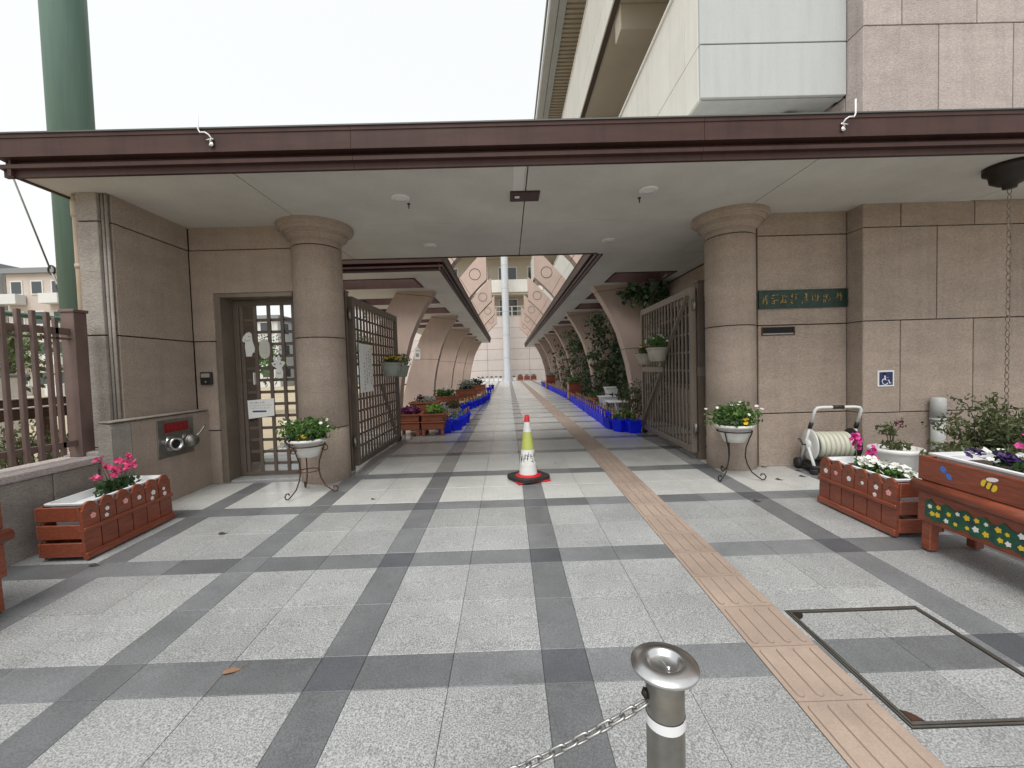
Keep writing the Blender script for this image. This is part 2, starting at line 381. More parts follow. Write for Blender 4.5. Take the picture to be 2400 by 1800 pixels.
pave = struct(pv.build('pavement', 'grout'))
HOLE = (1.272, 1.957, -0.262, 0.423)      # inlaid manhole cover
def spans_x():
    out = []
    for n in range(-5, 17):
        if n == 1: out.append((0.95, 1.25, 't'))
        else: out.append((n, n+.2, 's'))
        a, b = n+.2, n+1.0
        if n == 0: b = .95
        if n == 1: a = 1.25
        mid = (a+b)/2; out += [(a, mid, 'p'), (mid, b, 'p')]
    return out
def spans_y():
    out = []
    for m in range(-4, 39): out += [(m, m+.2, 's'), (m+.2, m+.6, 'p'), (m+.6, m+1., 'p')]
    return out
def subtract(r, h):
    x0, x1, y0, y1 = r
    if x1 <= h[0] or x0 >= h[1] or y1 <= h[2] or y0 >= h[3]: return [r]
    out = []
    if y0 < h[2]: out.append((x0, x1, y0, h[2])); y0 = h[2]
    if y1 > h[3]: out.append((x0, x1, h[3], y1)); y1 = h[3]
    if x0 < h[0]: out.append((x0, h[0], y0, y1))
    if x1 > h[1]: out.append((h[1], x1, y0, y1))
    return [q for q in out if q[1]-q[0] > .008 and q[3]-q[2] > .008]
cells = {'granite': [], 'granite_dark': [], 'granite_black': []}
for x0, x1, kx in spans_x():
    for y0, y1, ky in spans_y():
        if kx == 't' or y0 < -3 or y1 > 38.21: continue
        if x1 <= -3.95 or x0 >= 16: continue
        if y0 >= 3.0 and (x0 > 3.3 or x1 < -3.95): continue
        x0c, x1c = max(x0, -3.95), min(x1, 16)
        if x1c-x0c < .02: continue
        k = 'granite_black' if (kx == 's' and ky == 's' and round(x0) in (-1, 0, 2)) else ('granite_dark' if 's' in (kx, ky) else 'granite')
        for r in subtract((x0c, x1c, y0, y1), HOLE): cells[k].append(r)
TILE_ME = {}
def tile_mesh(w_, d_, m):
    key = (round(w_, 3), round(d_, 3), m)
    if key not in TILE_ME:
        g = .0010; c = .0014; b = MB(); a, e = w_/2-g, d_/2-g
        vs = [(-a, -e, -T-.004), (a, -e, -T-.004), (a, e, -T-.004), (-a, e, -T-.004), (-a, -e, -c), (a, -e, -c), (a, e, -c), (-a, e, -c),
              (-a+c, -e+c, 0), (a-c, -e+c, 0), (a-c, e-c, 0), (-a+c, e-c, 0)]
        b.add(vs, [(0, 1, 5, 4), (1, 2, 6, 5), (2, 3, 7, 6), (3, 0, 4, 7), (4, 5, 9, 8), (5, 6, 10, 9), (6, 7, 11, 10), (7, 4, 8, 11), (8, 9, 10, 11)])
        me = b.mesh('tile'); me.materials.append(MATS[m]); TILE_ME[key] = me
    return TILE_ME[key]
tr = random.Random(3)
for k, rs in cells.items():
    def vis(r):
        cx_, cy_ = (r[0]+r[1])/2, (r[2]+r[3])/2
        d = cy_+1.67
        if d < .62 or abs(cx_+.11) > d*1.45+.3: return 1e9+abs(d)
        if cy_ < 3 and (cx_ < -3.62 or cx_ > 3.75): return 1e8
        if cy_ >= 3.1 and not (-2.1 < cx_ < 2.3): return 1e8
        return d*d
    rs.sort(key=vis)
    near = [r for r in rs[:295] if vis(r) < 1e8]; far = rs[len(near):]
    nm = {'granite': 'granite_tile', 'granite_dark': 'dark_strip_tile', 'granite_black': 'black_corner_tile'}[k]
    for r in near:
        cx_, cy_ = (r[0]+r[1])/2, (r[2]+r[3])/2
        inst(nm, tile_mesh(r[1]-r[0], r[3]-r[2], 'granite_honed_lit' if (k == 'granite' and cy_ > 2.2) else ('granite_dark_far_lit' if (k == 'granite_dark' and cy_ > 3.2) else k)), pave, (cx_, cy_, gz(cy_)+tr.uniform(-.0006, .0006)), (TILT if cy_ < 4 else 0, 0, 0))
    for zone in (0, 1):
        b = MB()
        for r in far:
            cx_, cy_ = (r[0]+r[1])/2, (r[2]+r[3])/2; g = .0012
            if (cy_ > 2.2) != bool(zone): continue
            dz = tr.uniform(-.0006, .0006)
            x0, x1, y0, y1 = r[0]+g, r[1]-g, r[2]+g, r[3]-g; za, zb = gz(y0)+dz, gz(y1)+dz
            b.add([(x0, y0, za-T-.004), (x1, y0, za-T-.004), (x1, y1, zb-T-.004), (x0, y1, zb-T-.004), (x0, y0, za), (x1, y0, za), (x1, y1, zb), (x0, y1, zb)],
                  [(4, 5, 6, 7), (0, 1, 5, 4), (1, 2, 6, 5), (2, 3, 7, 6), (3, 0, 4, 7)])
        if not b.v: continue
        mm = ({'granite': 'granite_far_lit', 'granite_dark': 'granite_dark_far_lit', 'granite_black': 'granite_black'} if zone else {'granite': 'granite_front', 'granite_dark': 'granite_dark', 'granite_black': 'granite_black'})[k]
        o = b.build(('distant_' if zone else 'roadside_')+nm+'s', mm, pave, local=True); o['kind'] = 'stuff'
# tactile guide strip: 30 cm blocks with four raised bars
b = MB(); e = .1485
b.add([(-e, -e, -T-.004), (e, -e, -T-.004), (e, e, -T-.004), (-e, e, -T-.004), (-e, -e, .001), (e, -e, .001), (e, e, .001), (-e, e, .001)],
      [(4, 5, 6, 7), (0, 1, 5, 4), (1, 2, 6, 5), (2, 3, 7, 6), (3, 0, 4, 7)])
for i in range(4):
    x = -.1125+.075*i; wd = .0165; L_ = .133; pl = []
    for sgn in (1, -1):
        for t in range(5):
            a = math.pi*(t/4)+(0 if sgn > 0 else math.pi); pl.append((x+wd*math.cos(a), sgn*(L_-wd)+wd*math.sin(a)))
    n_ = len(pl); ins = [(x+(px-x)*.78, py*.992) for px, py in pl]
    b.add([(px, py, .001) for px, py in pl]+[(px, py, .006) for px, py in ins], [(j, (j+1) % n_, (j+1) % n_+n_, j+n_) for j in range(n_)]+[tuple(range(n_, 2*n_))])
tme = b.mesh('tactile'); tme.materials.append(MATS['tactile']); tme.materials.append(MATS['tactile_flank'])
for pi, pg in enumerate(tme.polygons):
    if 5 <= pi and len(pg.vertices) == 4: pg.material_index = 1        # darker tone on the flanks of the bars
y = .165-.3*10+.15; i = 0
while y < 37.9:
    inst('tactile_block', tme, pave, (1.10, y, gz(y)+.001), (TILT if y < 4 else 0, 0, 0)); y += .3
# inlaid manhole cover
mh = thing('manhole_cover', 'square inlaid manhole cover with steel rim beside the tan tactile strip', 'manhole cover', ((HOLE[0]+HOLE[1])/2, (HOLE[2]+HOLE[3])/2, gz((HOLE[2]+HOLE[3])/2)), rot=(TILT, 0, 0))
hw = (HOLE[1]-HOLE[0])/2; hd = (HOLE[3]-HOLE[2])/2
def ring(b, a, d, wd, z0, z1):
    b.box(-a, a, -d, -d+wd, z0, z1); b.box(-a, a, d-wd, d, z0, z1); b.box(-a, -a+wd, -d+wd, d-wd, z0, z1); b.box(a-wd, a, -d+wd, d-wd, z0, z1)
b = MB(); ring(b, hw-.003, hd-.003, .007, -.02, .002); b.build('outer_rim', 'steel_dull', mh, local=True)
b = MB(); ring(b, hw-.014, hd-.014, .009, -.02, .003); b.build('inner_rim', 'steel_dull', mh, local=True)
b = MB(); b.box(-hw+.003, hw-.003, -hd+.003, hd-.003, -.03, -.012); b.build('cover_bed', 'rubber', mh, local=True)
iw = hw-.029; ys = [-hd+.029, 0-(HOLE[2]+HOLE[3])/2-.003, .2-(HOLE[2]+HOLE[3])/2+.0, hd-.029]
for q, (ya, yb) in enumerate(zip(ys[:-1], ys[1:])):
    for xa, xb in ((-iw, 0), (0, iw)):
        inst('inlay_tile', tile_mesh(xb-xa, yb-ya, 'granite_dark' if q == 1 else 'granite'), mh, ((xa+xb)/2, (ya+yb)/2, 0))
for (sx, sy) in ((-1, 1), (-1, -1)):
    b = MB(); b.prism([(sx*iw, sy*iw), (sx*(iw-.045), sy*iw), (sx*(iw-.034), sy*(iw-.024)), (sx*(iw-.018), sy*(iw-.04)), (sx*iw, sy*(iw-.048))], 'z', .0005, .0025)
    b.build('corner_plate', 'iron' if sy > 0 else 'iron_rust', mh, local=True, recalc=True)

# ------------------------------------------------------------------ panelled walls
def panel_box(axis, face, nrm, a0, a1, z0, z1, th, m, parent, name='panel', g=.006, ch=.004):
    """one facing panel; axis 'y': face at Y=face looking along nrm*Y, spans X a0..a1; axis 'x' likewise"""
    b = MB(); lo, hi = (face, face+th) if nrm < 0 else (face-th, face)
    if axis == 'y': b.cbox(a0+g, a1-g, lo, hi, z0+g, z1-g, ch)
    else: b.cbox(lo, hi, a0+g, a1-g, z0+g, z1-g, ch)
    return b.build(name, m, parent)
# left return wall with the side gate opening
wl = thing('left_gate_wall', 'tan textured wall with the side gate doorway left of the entrance', 'wall', (-3.6, 3.0, 0))
b = MB(); b.box(-3.86, -3.625, 2.10, 4.2, -.05, 2.95); b.box(-3.86, -3.36, 3.05, 3.22, -.05, 2.95); b.box(-3.36, -2.45, 3.05, 3.22, 2.16, 2.95)
b.build('wall_core', 'joint', wl)
for z0, z1 in ((.6, 1.6), (1.6, 2.6), (2.6, 2.95)):
    panel_box('x', -3.6, 1, 2.125, 3.02, z0, z1, .03, 'stucco', wl)
panel_box('x', -3.6, 1, 2.125, 3.02, -.06, .6, .03, 'stucco', wl)
for z0, z1 in ((-.06, .6), (.6, 1.6), (1.6, 2.6), (2.6, 2.95)):
    panel_box('y', 2.07, -1, -3.86, -3.665, z0, z1, .035, 'stucco_grey', wl)
    panel_box('x', -3.6, 1, 3.23, 4.2, z0, z1, .03, 'stucco', wl)
b = MB()
for xx in (-3.652, -3.618): b.tube([(xx, 2.105, -.04), (xx, 2.105, 2.9)], .013, 8)
b.build('corner_bead', 'stucco_grey', wl)
for z0, z1 in ((-.02, .6), (.6, 1.6)):
    panel_box('y', 3.02, -1, -3.6, -3.36, z0, z1, .035, 'stucco', wl)
b = MB(); g = .006
b.prism([(-3.6+g, 1.6+g), (-3.36, 1.6+g), (-3.36, 2.13), (-2.45, 2.13), (-2.45, 2.6-g), (-3.6+g, 2.6-g)], 'y', 3.02, 3.055); b.build('panel', 'stucco', wl, recalc=True)
panel_box('y', 3.02, -1, -3.6, -2.45, 2.6, 2.95, .035, 'stucco', wl)
b = MB(); b.box(-3.362, -3.30, 3.04, 3.30, 0, 2.135); b.box(-3.30, -2.5, 3.04, 3.30, 2.085, 2.135); b.build('door_frame', 'gate_metal_pale', wl)
b = MB(); b.cbox(-3.30, -2.4, 3.06, 3.30, 0.0, .022, .004); b.build('threshold', 'granite', wl)

# right wall beside the gate: sign wall, return, projecting front wall, upper wall
wr = thing('right_entrance_wall', 'tall tan panelled wall carrying the school name plate right of the gate', 'wall', (3.73, 3.0, 0))
b = MB(); b.box(2.62, 3.80, 3.06, 3.30, -.1, 3.06); b.box(3.765, 16.0, 2.86, 3.20, -.2, 13.0); b.box(3.765, 3.80, 2.86, 3.2, -.1, 13); b.build('wall_core', 'joint', wr)
for z0, z1 in ((-.05, .6), (.6, 1.6), (1.6, 2.6), (2.6, 3.05)):
    panel_box('y', 3.03, -1, 2.72, 3.735, z0, z1, .035, 'stucco', wr)
for z0, z1 in ((-.05, .6), (.6, 1.6), (1.6, 2.6), (2.6, 3.02), (3.03, 3.65), (3.65, 4.7), (4.7, 5.75), (5.75, 7.8), (7.8, 10.4), (10.4, 13)):
    panel_box('x', 3.74, -1, 2.82, 3.06, z0, z1, .03, 'stucco' if z1 < 3.03 else 'stucco_pale', wr, g=.004)  # return above the canopy: same stucco, paled to stand for its lighting
for q, z0, z1 in ((0, -.12, .6), (1, .6, 1.6), (2, 1.6, 2.6), (3, 2.6, 3.02), (3, 3.03, 3.65), (4, 3.65, 4.7), (5, 4.7, 5.75), (6, 5.75, 7.8), (7, 7.8, 10.4), (8, 10.4, 13)):
    xs = [3.74] + ([4.15+.8*i for i in range(15)] if q % 2 else [4.545+.8*i for i in range(15)]); xs[-1] = 16.0
    for a0, a1 in zip(xs[:-1], xs[1:]):
        panel_box('y', 2.82, -1, a0, a1, z0, z1, .035, 'stucco' if z1 < 3.03 else 'stucco_pale', wr, g=.005)  # above the canopy the wall colour is paled in place of light

# round columns
def column(x, side, lab):
    t = thing('round_column', lab, 'column', (x, 3.12, 0), 'round entrance columns')
    r = .262; b = MB(); b.lathe([(r-.014, -.05), (r-.014, 2.9)], n=40); b.build('core', 'joint', t, local=True)
    for z0, z1 in ((-.05, .6), (.6, 1.6), (1.6, 2.6), (2.6, 2.69)):
        b = MB(); g = .006; b.lathe([(r-.02, z0+g), (r-.004, z0+g), (r, z0+g+.004), (r, z1-g-.004), (r-.004, z1-g), (r-.02, z1-g)], n=48, cap=False)
        b.build('drum', 'stucco', t, local=True)
    b = MB()
    for pr_ in ([(r, 2.672), (r+.018, 2.685), (r+.03, 2.705), (r+.05, 2.722)], [(r+.05, 2.722), (r+.068, 2.722)], [(r+.068, 2.722), (r+.068, 2.755)], [(r+.068, 2.755), (r+.082, 2.755)],
                [(r+.082, 2.755), (r+.092, 2.775), (r+.11, 2.79)], [(r+.11, 2.79), (r+.128, 2.79)], [(r+.128, 2.79), (r+.136, 2.80), (r+.138, 2.82), (r+.136, 2.86)]):
        b.lathe(pr_, n=48, cap=False)
    b.build('capital', 'stucco', t, local=True)
    return t
column(-2.235, -1, 'tan round column left of the open gate, beside the lattice side door')
column(2.455, 1, 'tan round column right of the open gate, beside the name plate wall')

# ------------------------------------------------------------------ entrance canopy
cn = thing('entrance_canopy', 'flat entrance canopy with dark brown fascia and grey soffit boards', 'canopy', (0.1, 1.74, 2.85))
XL, XR, YF, YB, ZC = -4.05, 15.6, 1.722, 4.53, 2.85
b = MB(); b.box(XL+.06, XR, YF+.06, 2.80, ZC+.014, 3.10); b.box(XL+.06, 3.73, 2.80, YB-.03, ZC+.014, 3.10); b.build('roof_slab', 'joint', cn)
b = MB(); b.box(XL+.07, XR, YF+.07, 2.79, 3.101, 3.13); b.box(XL+.07, 3.72, 2.791, YB-.04, 3.101, 3.13); b.build('roof_bounce_sheet', 'soffit', cn)  # pale top layer added to bounce light onto the building's underside
xs = [XL+.05, -2.3, .1, 2.5, 4.9, 7.3, 9.7, 12.1, XR]
for a0, a1 in zip(xs[:-1], xs[1:]):
    for y0, y1 in ((YF+.05, 3.10), (3.10, YB)):
        if a0 >= 2.4 and y0 > 3 : 
            if a0 > 3: continue
            a1 = 3.74
        if a0 > 4.5: y1 = 2.81
        b = MB(); g = .005; b.cbox(a0+g, a1-g, y0+g, y1-g, ZC, ZC+.02, .003); b.build('soffit_board', 'soffit', cn)
def fascia(parent, p, q, m='fascia', z=ZC, h=.29, name='fascia', nrm=(0, -1)):
    """stepped metal fascia along p->q; nrm points outward"""
    nx, ny = nrm; (x0, y0), (x1, y1) = p, q
    prof = [(.06, z-.012), (.03, z-.012), (.03, z+.038), (-.004, z+.043), (-.004, z+.074), (.045, z+.08), (.045, z+.112), (-.03, z+.118), (-.03, z+h-.03), (-.036, z+h-.03), (-.036, z+h), (.06, z+h)]
    b = MB(); n = len(prof)
    vs = [(x0-nx*o, y0-ny*o, zz_) for o, zz_ in prof]+[(x1-nx*o, y1-ny*o, zz_) for o, zz_ in prof]
    b.add(vs, [tuple(range(n)), tuple(range(2*n-1, n-1, -1))]+[(i, i+n, (i+1) % n+n, (i+1) % n) for i in range(n)])
    return b.build(name, m, parent, recalc=True)
for a0, a1 in ((XL-.03, -1.3), (-1.297, 1.5), (1.503, 4.3), (4.303, 7.0), (7.003, 9.8), (9.803, 12.6), (12.603, XR)): fascia(cn, (a0, YF), (a1, YF))
fascia(cn, (XL, YF+.0), (XL, YB), nrm=(-1, 0)); fascia(cn, (XL, YB), (1.25, YB), nrm=(0, 1))
b = MB(); b.box(XL-.045, XR, YF-.045, YF+.12, 3.141, 3.152); b.box(XL-.045, XL+.1, YF, YB+.03, 3.1412, 3.1522); b.build('roof_edge_flashing', 'flashing', cn)
b = MB(); b.cbox(-.02, .075, YF+.06, 2.262, ZC-.004, ZC-.0005, .001); b.build('joint_cover_strip', 'soffit_strip', cn)
# motion sensor plate
t = thing('ceiling_sensor_plate', 'brown rectangular sensor plate with a white square under the canopy', 'sensor', (.093, 2.375, ZC-.02))
b = MB(); b.cbox(-.045, .235, 2.27, 2.485, ZC-.018, ZC-.001, .004); b.build('plate', 'fascia', t)
b = MB(); b.cbox(.0, .045, 2.345, 2.385, ZC-.026, ZC-.0185, .003); b.build('sensor_window', 'white_plastic', t)
ordn = ['front left', 'front right', 'rear left', 'rear right']
for i, (x, y) in enumerate(((-1.085, 2.36), (1.265, 2.32), (-1.085, 3.88), (1.265, 3.87))):
    t = thing('downlight', 'round white recessed downlight, %s of the four under the canopy' % ordn[i], 'light', (x, y, ZC), 'canopy downlights')
    b = MB(); b.lathe([(.062, -.012), (.085, -.014), (.088, -.006), (.088, -.0005)], n=28, cap=False); b.build('trim_ring', 'white_plastic', t, local=True)
    b = MB(); b.lathe([(0.0, -.006), (.062, -.008)], n=28, cap=False); b.build('lens', 'light_lens', t, local=True)
for i, x in enumerate((-1.04, 1.235)):
    t = thing('ceiling_probe', 'tiny dark probe hanging beside the front %s downlight' % ('left' if i == 0 else 'right'), 'sensor', (x, 2.5, ZC), 'canopy probes')
    b = MB(); b.lathe([(.014, -.001), (.014, -.012), (.006, -.016), (.006, -.05), (.0, -.052)], n=12); b.build('stem', 'black', t, local=True)
# wire hooks on the fascia
for i, x in enumerate((-2.46, 2.68)):
    t = thing('banner_hook', 'white wire hook on the canopy fascia, %s one of the two' % ('left' if i == 0 else 'right'), 'hook', (x, YF-.03, 3.0), 'canopy banner hooks')
    s = -1 if i else 1
    b = MB(); b.tube([(0, -.035, .235), (0, -.035, .125), (.012*s, -.035, .10), (.05*s, -.035, .10), (.075*s, -.03, .085), (.09*s, -.02, .06), (.07*s, -.012, .04)], .006, 8); b.build('wire', 'white_plastic', t, local=True)
    b = MB(); b.tube([(.045*s, -.012, .055), (.10*s, -.012, .06)], .008, 8); b.build('clip', 'chrome', t, local=True)
    b = MB(); b.lathe([(.0, -.006), (.016, -.006), (.02, 0), (.016, .008), (0, .01)], n=14)
    o = b.build('screw_head', 'chrome', t, local=True); o.location = (.08*s, -.012, .02); o.rotation_euler = (R(90), 0, 0)
# rain funnel and chain
rc = thing('rain_chain', 'dark funnel and cup chain hanging from the canopy at the far right', 'rain chain', (4.33, 2.0, 2.85))
b = MB(); b.lathe([(.17, 0), (.17, -.05), (.135, -.07), (.125, -.13), (.075, -.165), (.05, -.17), (.045, -.20)], n=18); b.build('funnel', 'iron', rc, local=True)
for i in range(42):
    b = MB(); z = -.22-i*.0625
    pts = [(.016*math.cos(a), 0, z+.03*math.sin(a)) for a in [2*math.pi*k/10 for k in range(10)]] if i % 2 else [(0, .016*math.cos(a), z+.03*math.sin(a)) for a in [2*math.pi*k/10 for k in range(10)]]
    b.tube(pts, .0035, 6, closed=True); b.build('chain_link', 'gate_metal', rc, local=True)

# ------------------------------------------------------------------ walkway roofs and arches
AX = 0.06
OPEN_Y = [(5.8, 6.62), (7.8, 8.6), (9.35, 10.35), (11.8, 12.6), (13.3, 14.3), (15.8, 16.6), (17.3, 18.3), (19.8, 20.6), (21.3, 22.3)]
def gallery(side, y0, y1, xin, xo0, xo1, xout, lab):
    t = thing('walkway_roof', lab, 'roof', (side*2+AX, y0, ZC), 'walkway roofs')
    def bx(a, c): return (min(a, c), max(a, c))
    opens = [o for o in OPEN_Y if o[1] < y1-.3]
    def slab(xa, xb, ya, yb):
        x0, x1 = bx(xa, xb); b = MB(); b.cbox(x0, x1, ya, yb, ZC+.002, ZC+.24, .002); b.build('roof_beam', 'soffit', t)
    yc = y0
    # long strips are cut at every arch
    cuts = [y0]+[v for v in (7.18, 11.18, 15.18, 19.18, 23.18, 27.18) if v < y1-.5]+[y1]
    for ya, yb in zip(cuts[:-1], cuts[1:]):
        ya2 = ya+.06 if (ya == y0 and side < 0) else ya+.003; yb2 = yb-.06 if yb == y1 else yb-.003
        slab(xin+side*.056, xo0, ya2, yb2); slab(xo1, xout, ya2, yb2)
    prev = y0
    for (a, c) in opens+[(y1, y1)]:
        if a-prev > .02: slab(xo0+side*.002, xo1-side*.002, prev+(.06 if (prev == y0 and side < 0) else .003), a-(.06 if a == y1 else .003))
        prev = c
    for (a, c) in opens:
        xa, xb = bx(xo0, xo1)
        for (p, q, n_) in (((xa, a), (xb, a), (0, 1)), ((xa, c), (xb, c), (0, -1)), ((xo0, a), (xo0, c), (side, 0)), ((xo1, a), (xo1, c), (-side, 0))):
            b = MB(); (px, py), (qx, qy) = p, q; nx, ny = n_
            x0, x1 = bx(px, qx+nx*.03 if nx else qx); yy0, yy1 = bx(py, qy+ny*.03 if ny else qy)
            b.box(x0, x1, yy0, yy1, ZC-.012, ZC+.03); 
            x0b, x1b = bx(px, px+nx*.018) if nx else (x0+.0, x1-.0); y0b, y1b = bx(py, py+ny*.018) if ny else (yy0, yy1)
            b.box(x0b, x1b, y0b, y1b, ZC+.031, ZC+.29); b.build('opening_fascia', 'fascia', t)
    fascia(t, (xin, y0), (xin, y1), nrm=(-side, 0))
    if side < 0: fascia(t, (xin, y0), (xout, y0), nrm=(0, -1))
    fascia(t, (xin, y1), (xout, y1), nrm=(0, 1))
    return t
gallery(-1, 5.21, 24.2, -1.13, -1.72, -3.55, -4.0, 'flat brown-edged walkway roof on the left with open slots')
gallery(1, 4.54, 31.0, 1.28, 1.84, 2.96, 3.19, 'flat brown-edged walkway roof on the right with open slots')
INN = [(2.48, -.02), (2.475, .25), (2.45, .5), (2.41, .85), (2.35, 1.2), (2.27, 1.5), (2.17, 1.85), (2.03, 2.17), (1.85, 2.5), (1.72, 2.7), (1.62, 2.85), (1.45, 3.1), (1.22, 3.4), (.97, 3.66), (.73, 3.88)]
OUT = [(3.42, -.02), (3.40, .25), (3.34, .5), (3.25, .85), (3.14, 1.2), (3.03, 1.55), (2.92, 1.85), (2.8, 2.15), (2.58, 2.55), (2.44, 2.78), (2.34, 2.92), (2.05, 3.3), (1.54, 3.93), (1.12, 4.4), (.73, 4.78)]
ordw = ['first', 'second', 'third', 'fourth', 'fifth', 'sixth']
ORD = ['nearest', 'second', 'third', 'fourth', 'fifth', 'sixth', 'seventh', 'eighth', 'ninth', 'tenth', 'eleventh', 'twelfth', 'thirteenth', 'fourteenth', 'fifteenth', 'sixteenth', 'seventeenth', 'eighteenth', 'nineteenth', 'twentieth', 'twenty-first']
def arch(side, y, lab, first=None):
    t = thing('concrete_arch', lab, 'arch', (AX+side*2.5, y, FLOOR), 'walkway arch frames')
    if first is not None:
        for ch in first.children:
            c = ch.copy(); COL.objects.link(c); c.parent = t
        return t
    for i0, i1 in ((0, 5), (5, 9), (9, 12), (12, 14)):
        ia = [INN[i] for i in range(i0, i1+1)]; oa = [OUT[i] for i in range(i0, i1+1)]
        def sh(pl, k, d):     # pull the ends in for the joint
            p, q = Vector(pl[k]), Vector(pl[k+d]); v = p+(q-p).normalized()*.006; return (v.x, v.y)
        ia2 = list(ia); oa2 = list(oa)
        if i0 > 0: ia2[0] = sh(ia, 0, 1); oa2[0] = sh(oa, 0, 1)
        if i1 < 14: ia2[-1] = sh(ia, len(ia)-1, -1); oa2[-1] = sh(oa, len(oa)-1, -1)
        poly = [(AX+side*u, z+FLOOR) for u, z in ia2]+[(AX+side*u, z+FLOOR) for u, z in reversed(oa2)]
        b = MB(); b.prism(poly, 'y', y, y+.32); b.build('arch_block', 'arch_concrete', t, recalc=True)
    poly = [(AX+side*(u+.012), z+FLOOR) for u, z in INN]+[(AX+side*(u-.012), z+FLOOR) for u, z in reversed(OUT)]
    b = MB(); b.prism([(p if abs(p[0]-AX) > .75 else (AX+side*.745, p[1])) for p in poly], 'y', y+.012, y+.308); b.build('joint_core', 'joint', t, recalc=True)
    cx_, cz_ = AX+side*1.08, 4.05+FLOOR-.02
    for rr in (.165,):
        b = MB(); b.tube([(cx_+rr*math.cos(a), y-.001, cz_+rr*math.sin(a)) for a in [2*math.pi*k/36 for k in range(36)]], .009, 6, closed=True); b.build('medallion_ring', 'joint', t)
    return t
for side in (-1, 1):
    f_ = None
    for i, y in enumerate((7.0, 11.0, 15.0, 19.0, 23.0)+((27.0,) if side > 0 else ())):
        a_ = arch(side, y, '%s curved pink concrete arch from the gate along the %s of the walkway' % (ordw[i], 'left' if side < 0 else 'right'), f_)
        if f_ is None: f_ = a_

# ------------------------------------------------------------------ right school building above and behind the walkway
sb = thing('school_building', 'pale school building with stacked corridor parapets rising over the right walkway', 'building', (3.2, 3.3, 0))
Y1 = 34.0
b = MB(); b.box(2.14, 3.73, 3.07, 3.40, 4.21, 13.2); b.build('end_wall_core', 'joint', sb)
for z0, z1 in ((4.12, 4.70), (4.70, 5.86), (5.86, 8.1), (8.1, 10.1), (10.1, 13.2)):
    panel_box('y', 3.03, -1, 2.1, 3.735, z0, z1, .04, 'cladding', sb, name='cladding_panel')
    panel_box('x', 2.1, -1, 3.072, 3.42, z0, z1, .04, 'cream', sb, name='cladding_panel', g=.0035)
for f_, (zb, zj, zt) in enumerate(((4.12, 4.70, 5.76), (8.13, 8.7, 10.05))):
    b = MB(); b.box(2.125, 2.24, 3.43, Y1, zb+.01, zt-.01); b.build('parapet_core', 'joint', sb)
    ya = 3.425
    while ya < Y1-.1:
        yb = min(ya+4, Y1)
        panel_box('x', 2.1, -1, ya, yb, zb, zj, .03, 'cream', sb, name='parapet_panel', g=.004)
        panel_box('x', 2.1, -1, ya, yb, zj, zt, .03, 'cream', sb, name='parapet_panel', g=.004)
        ya = yb
    b = MB(); b.cbox(2.075, 2.27, 3.43, Y1, zt, zt+.05, .01); b.build('coping', 'cream', sb)
    b = MB(); b.box(2.245, 4.6, 3.41, Y1, zb+.03, zb+.28); b.build('floor_slab', 'beige', sb)
    ya = 6.6
    while ya < Y1:
        b = MB(); b.cbox(2.26, 4.6, ya, ya+.4, zb-.45 if f_ else zb-.02, zb+.028, .01); b.build('cross_beam', 'beige', sb); ya += 4.0
b = MB(); b.box(2.13, 3.73, 3.08, 9.0, 4.14, 4.2); b.build('underside', 'cladding', sb)
b = MB(); b.box(2.13, 3.735, 3.08, 3.16, 4.122, 4.139); b.box(2.13, 2.21, 3.161, 9.0, 4.122, 4.139); b.build('underside_border', 'cladding', sb)
panel_box('x', 3.74, -1, 3.065, 9.0, 3.1, 4.118, .03, 'stucco_pale', sb)  # same wall carried back, its lighter look painted in
b = MB(); b.box(4.6, 4.75, 3.2, Y1, -.05, 13.2); b.box(3.765, 4.6, 3.3, 3.45, 4.1, 13.2); b.build('corridor_wall', 'beige', sb)
for fl in (4.4, 8.41):
    ya = 4.6
    while ya < Y1-3:
        b = MB(); b.cbox(4.56, 4.599, ya, ya+2.8, fl+1.0, fl+2.7, .01); wf = b.build('window_frame', 'steel_dull', sb)
        for k in range(2):
            b = MB(); b.box(4.552, 4.559, ya+.08+1.36*k, ya+1.36+1.36*k, fl+1.08, fl+2.62); b.build('pane', 'glass', wf)
        ya += 4.0
# roof: ribbed eaves soffit, gutter
b = MB(); b.box(1.85, 4.75, 3.1, Y1, 11.85, 12.05); b.build('roof_slab', 'beige', sb)
b = MB(); y_ = 3.2
while y_ < Y1: b.box(1.93, 4.5, y_, y_+.09, 11.80, 11.849); y_ += .18
b.build('ribbed_eaves', 'ribbed_soffit', sb)
b = MB(); b.box(1.70, 1.92, 3.1, Y1, 11.76, 12.1); b.build('eaves_board', 'cladding', sb)
b = MB(); b.prism([(1.42, 11.95), (1.45, 11.74), (1.68, 11.74), (1.69, 11.95)], 'y', 3.1, Y1); b.build('gutter', 'pvc_grey', sb, recalc=True)
b = MB(); b.tube([(1.36, 3.1, 11.86), (1.36, Y1, 11.86)], .035, 8); b.build('gutter_rail', 'steel_dull', sb)
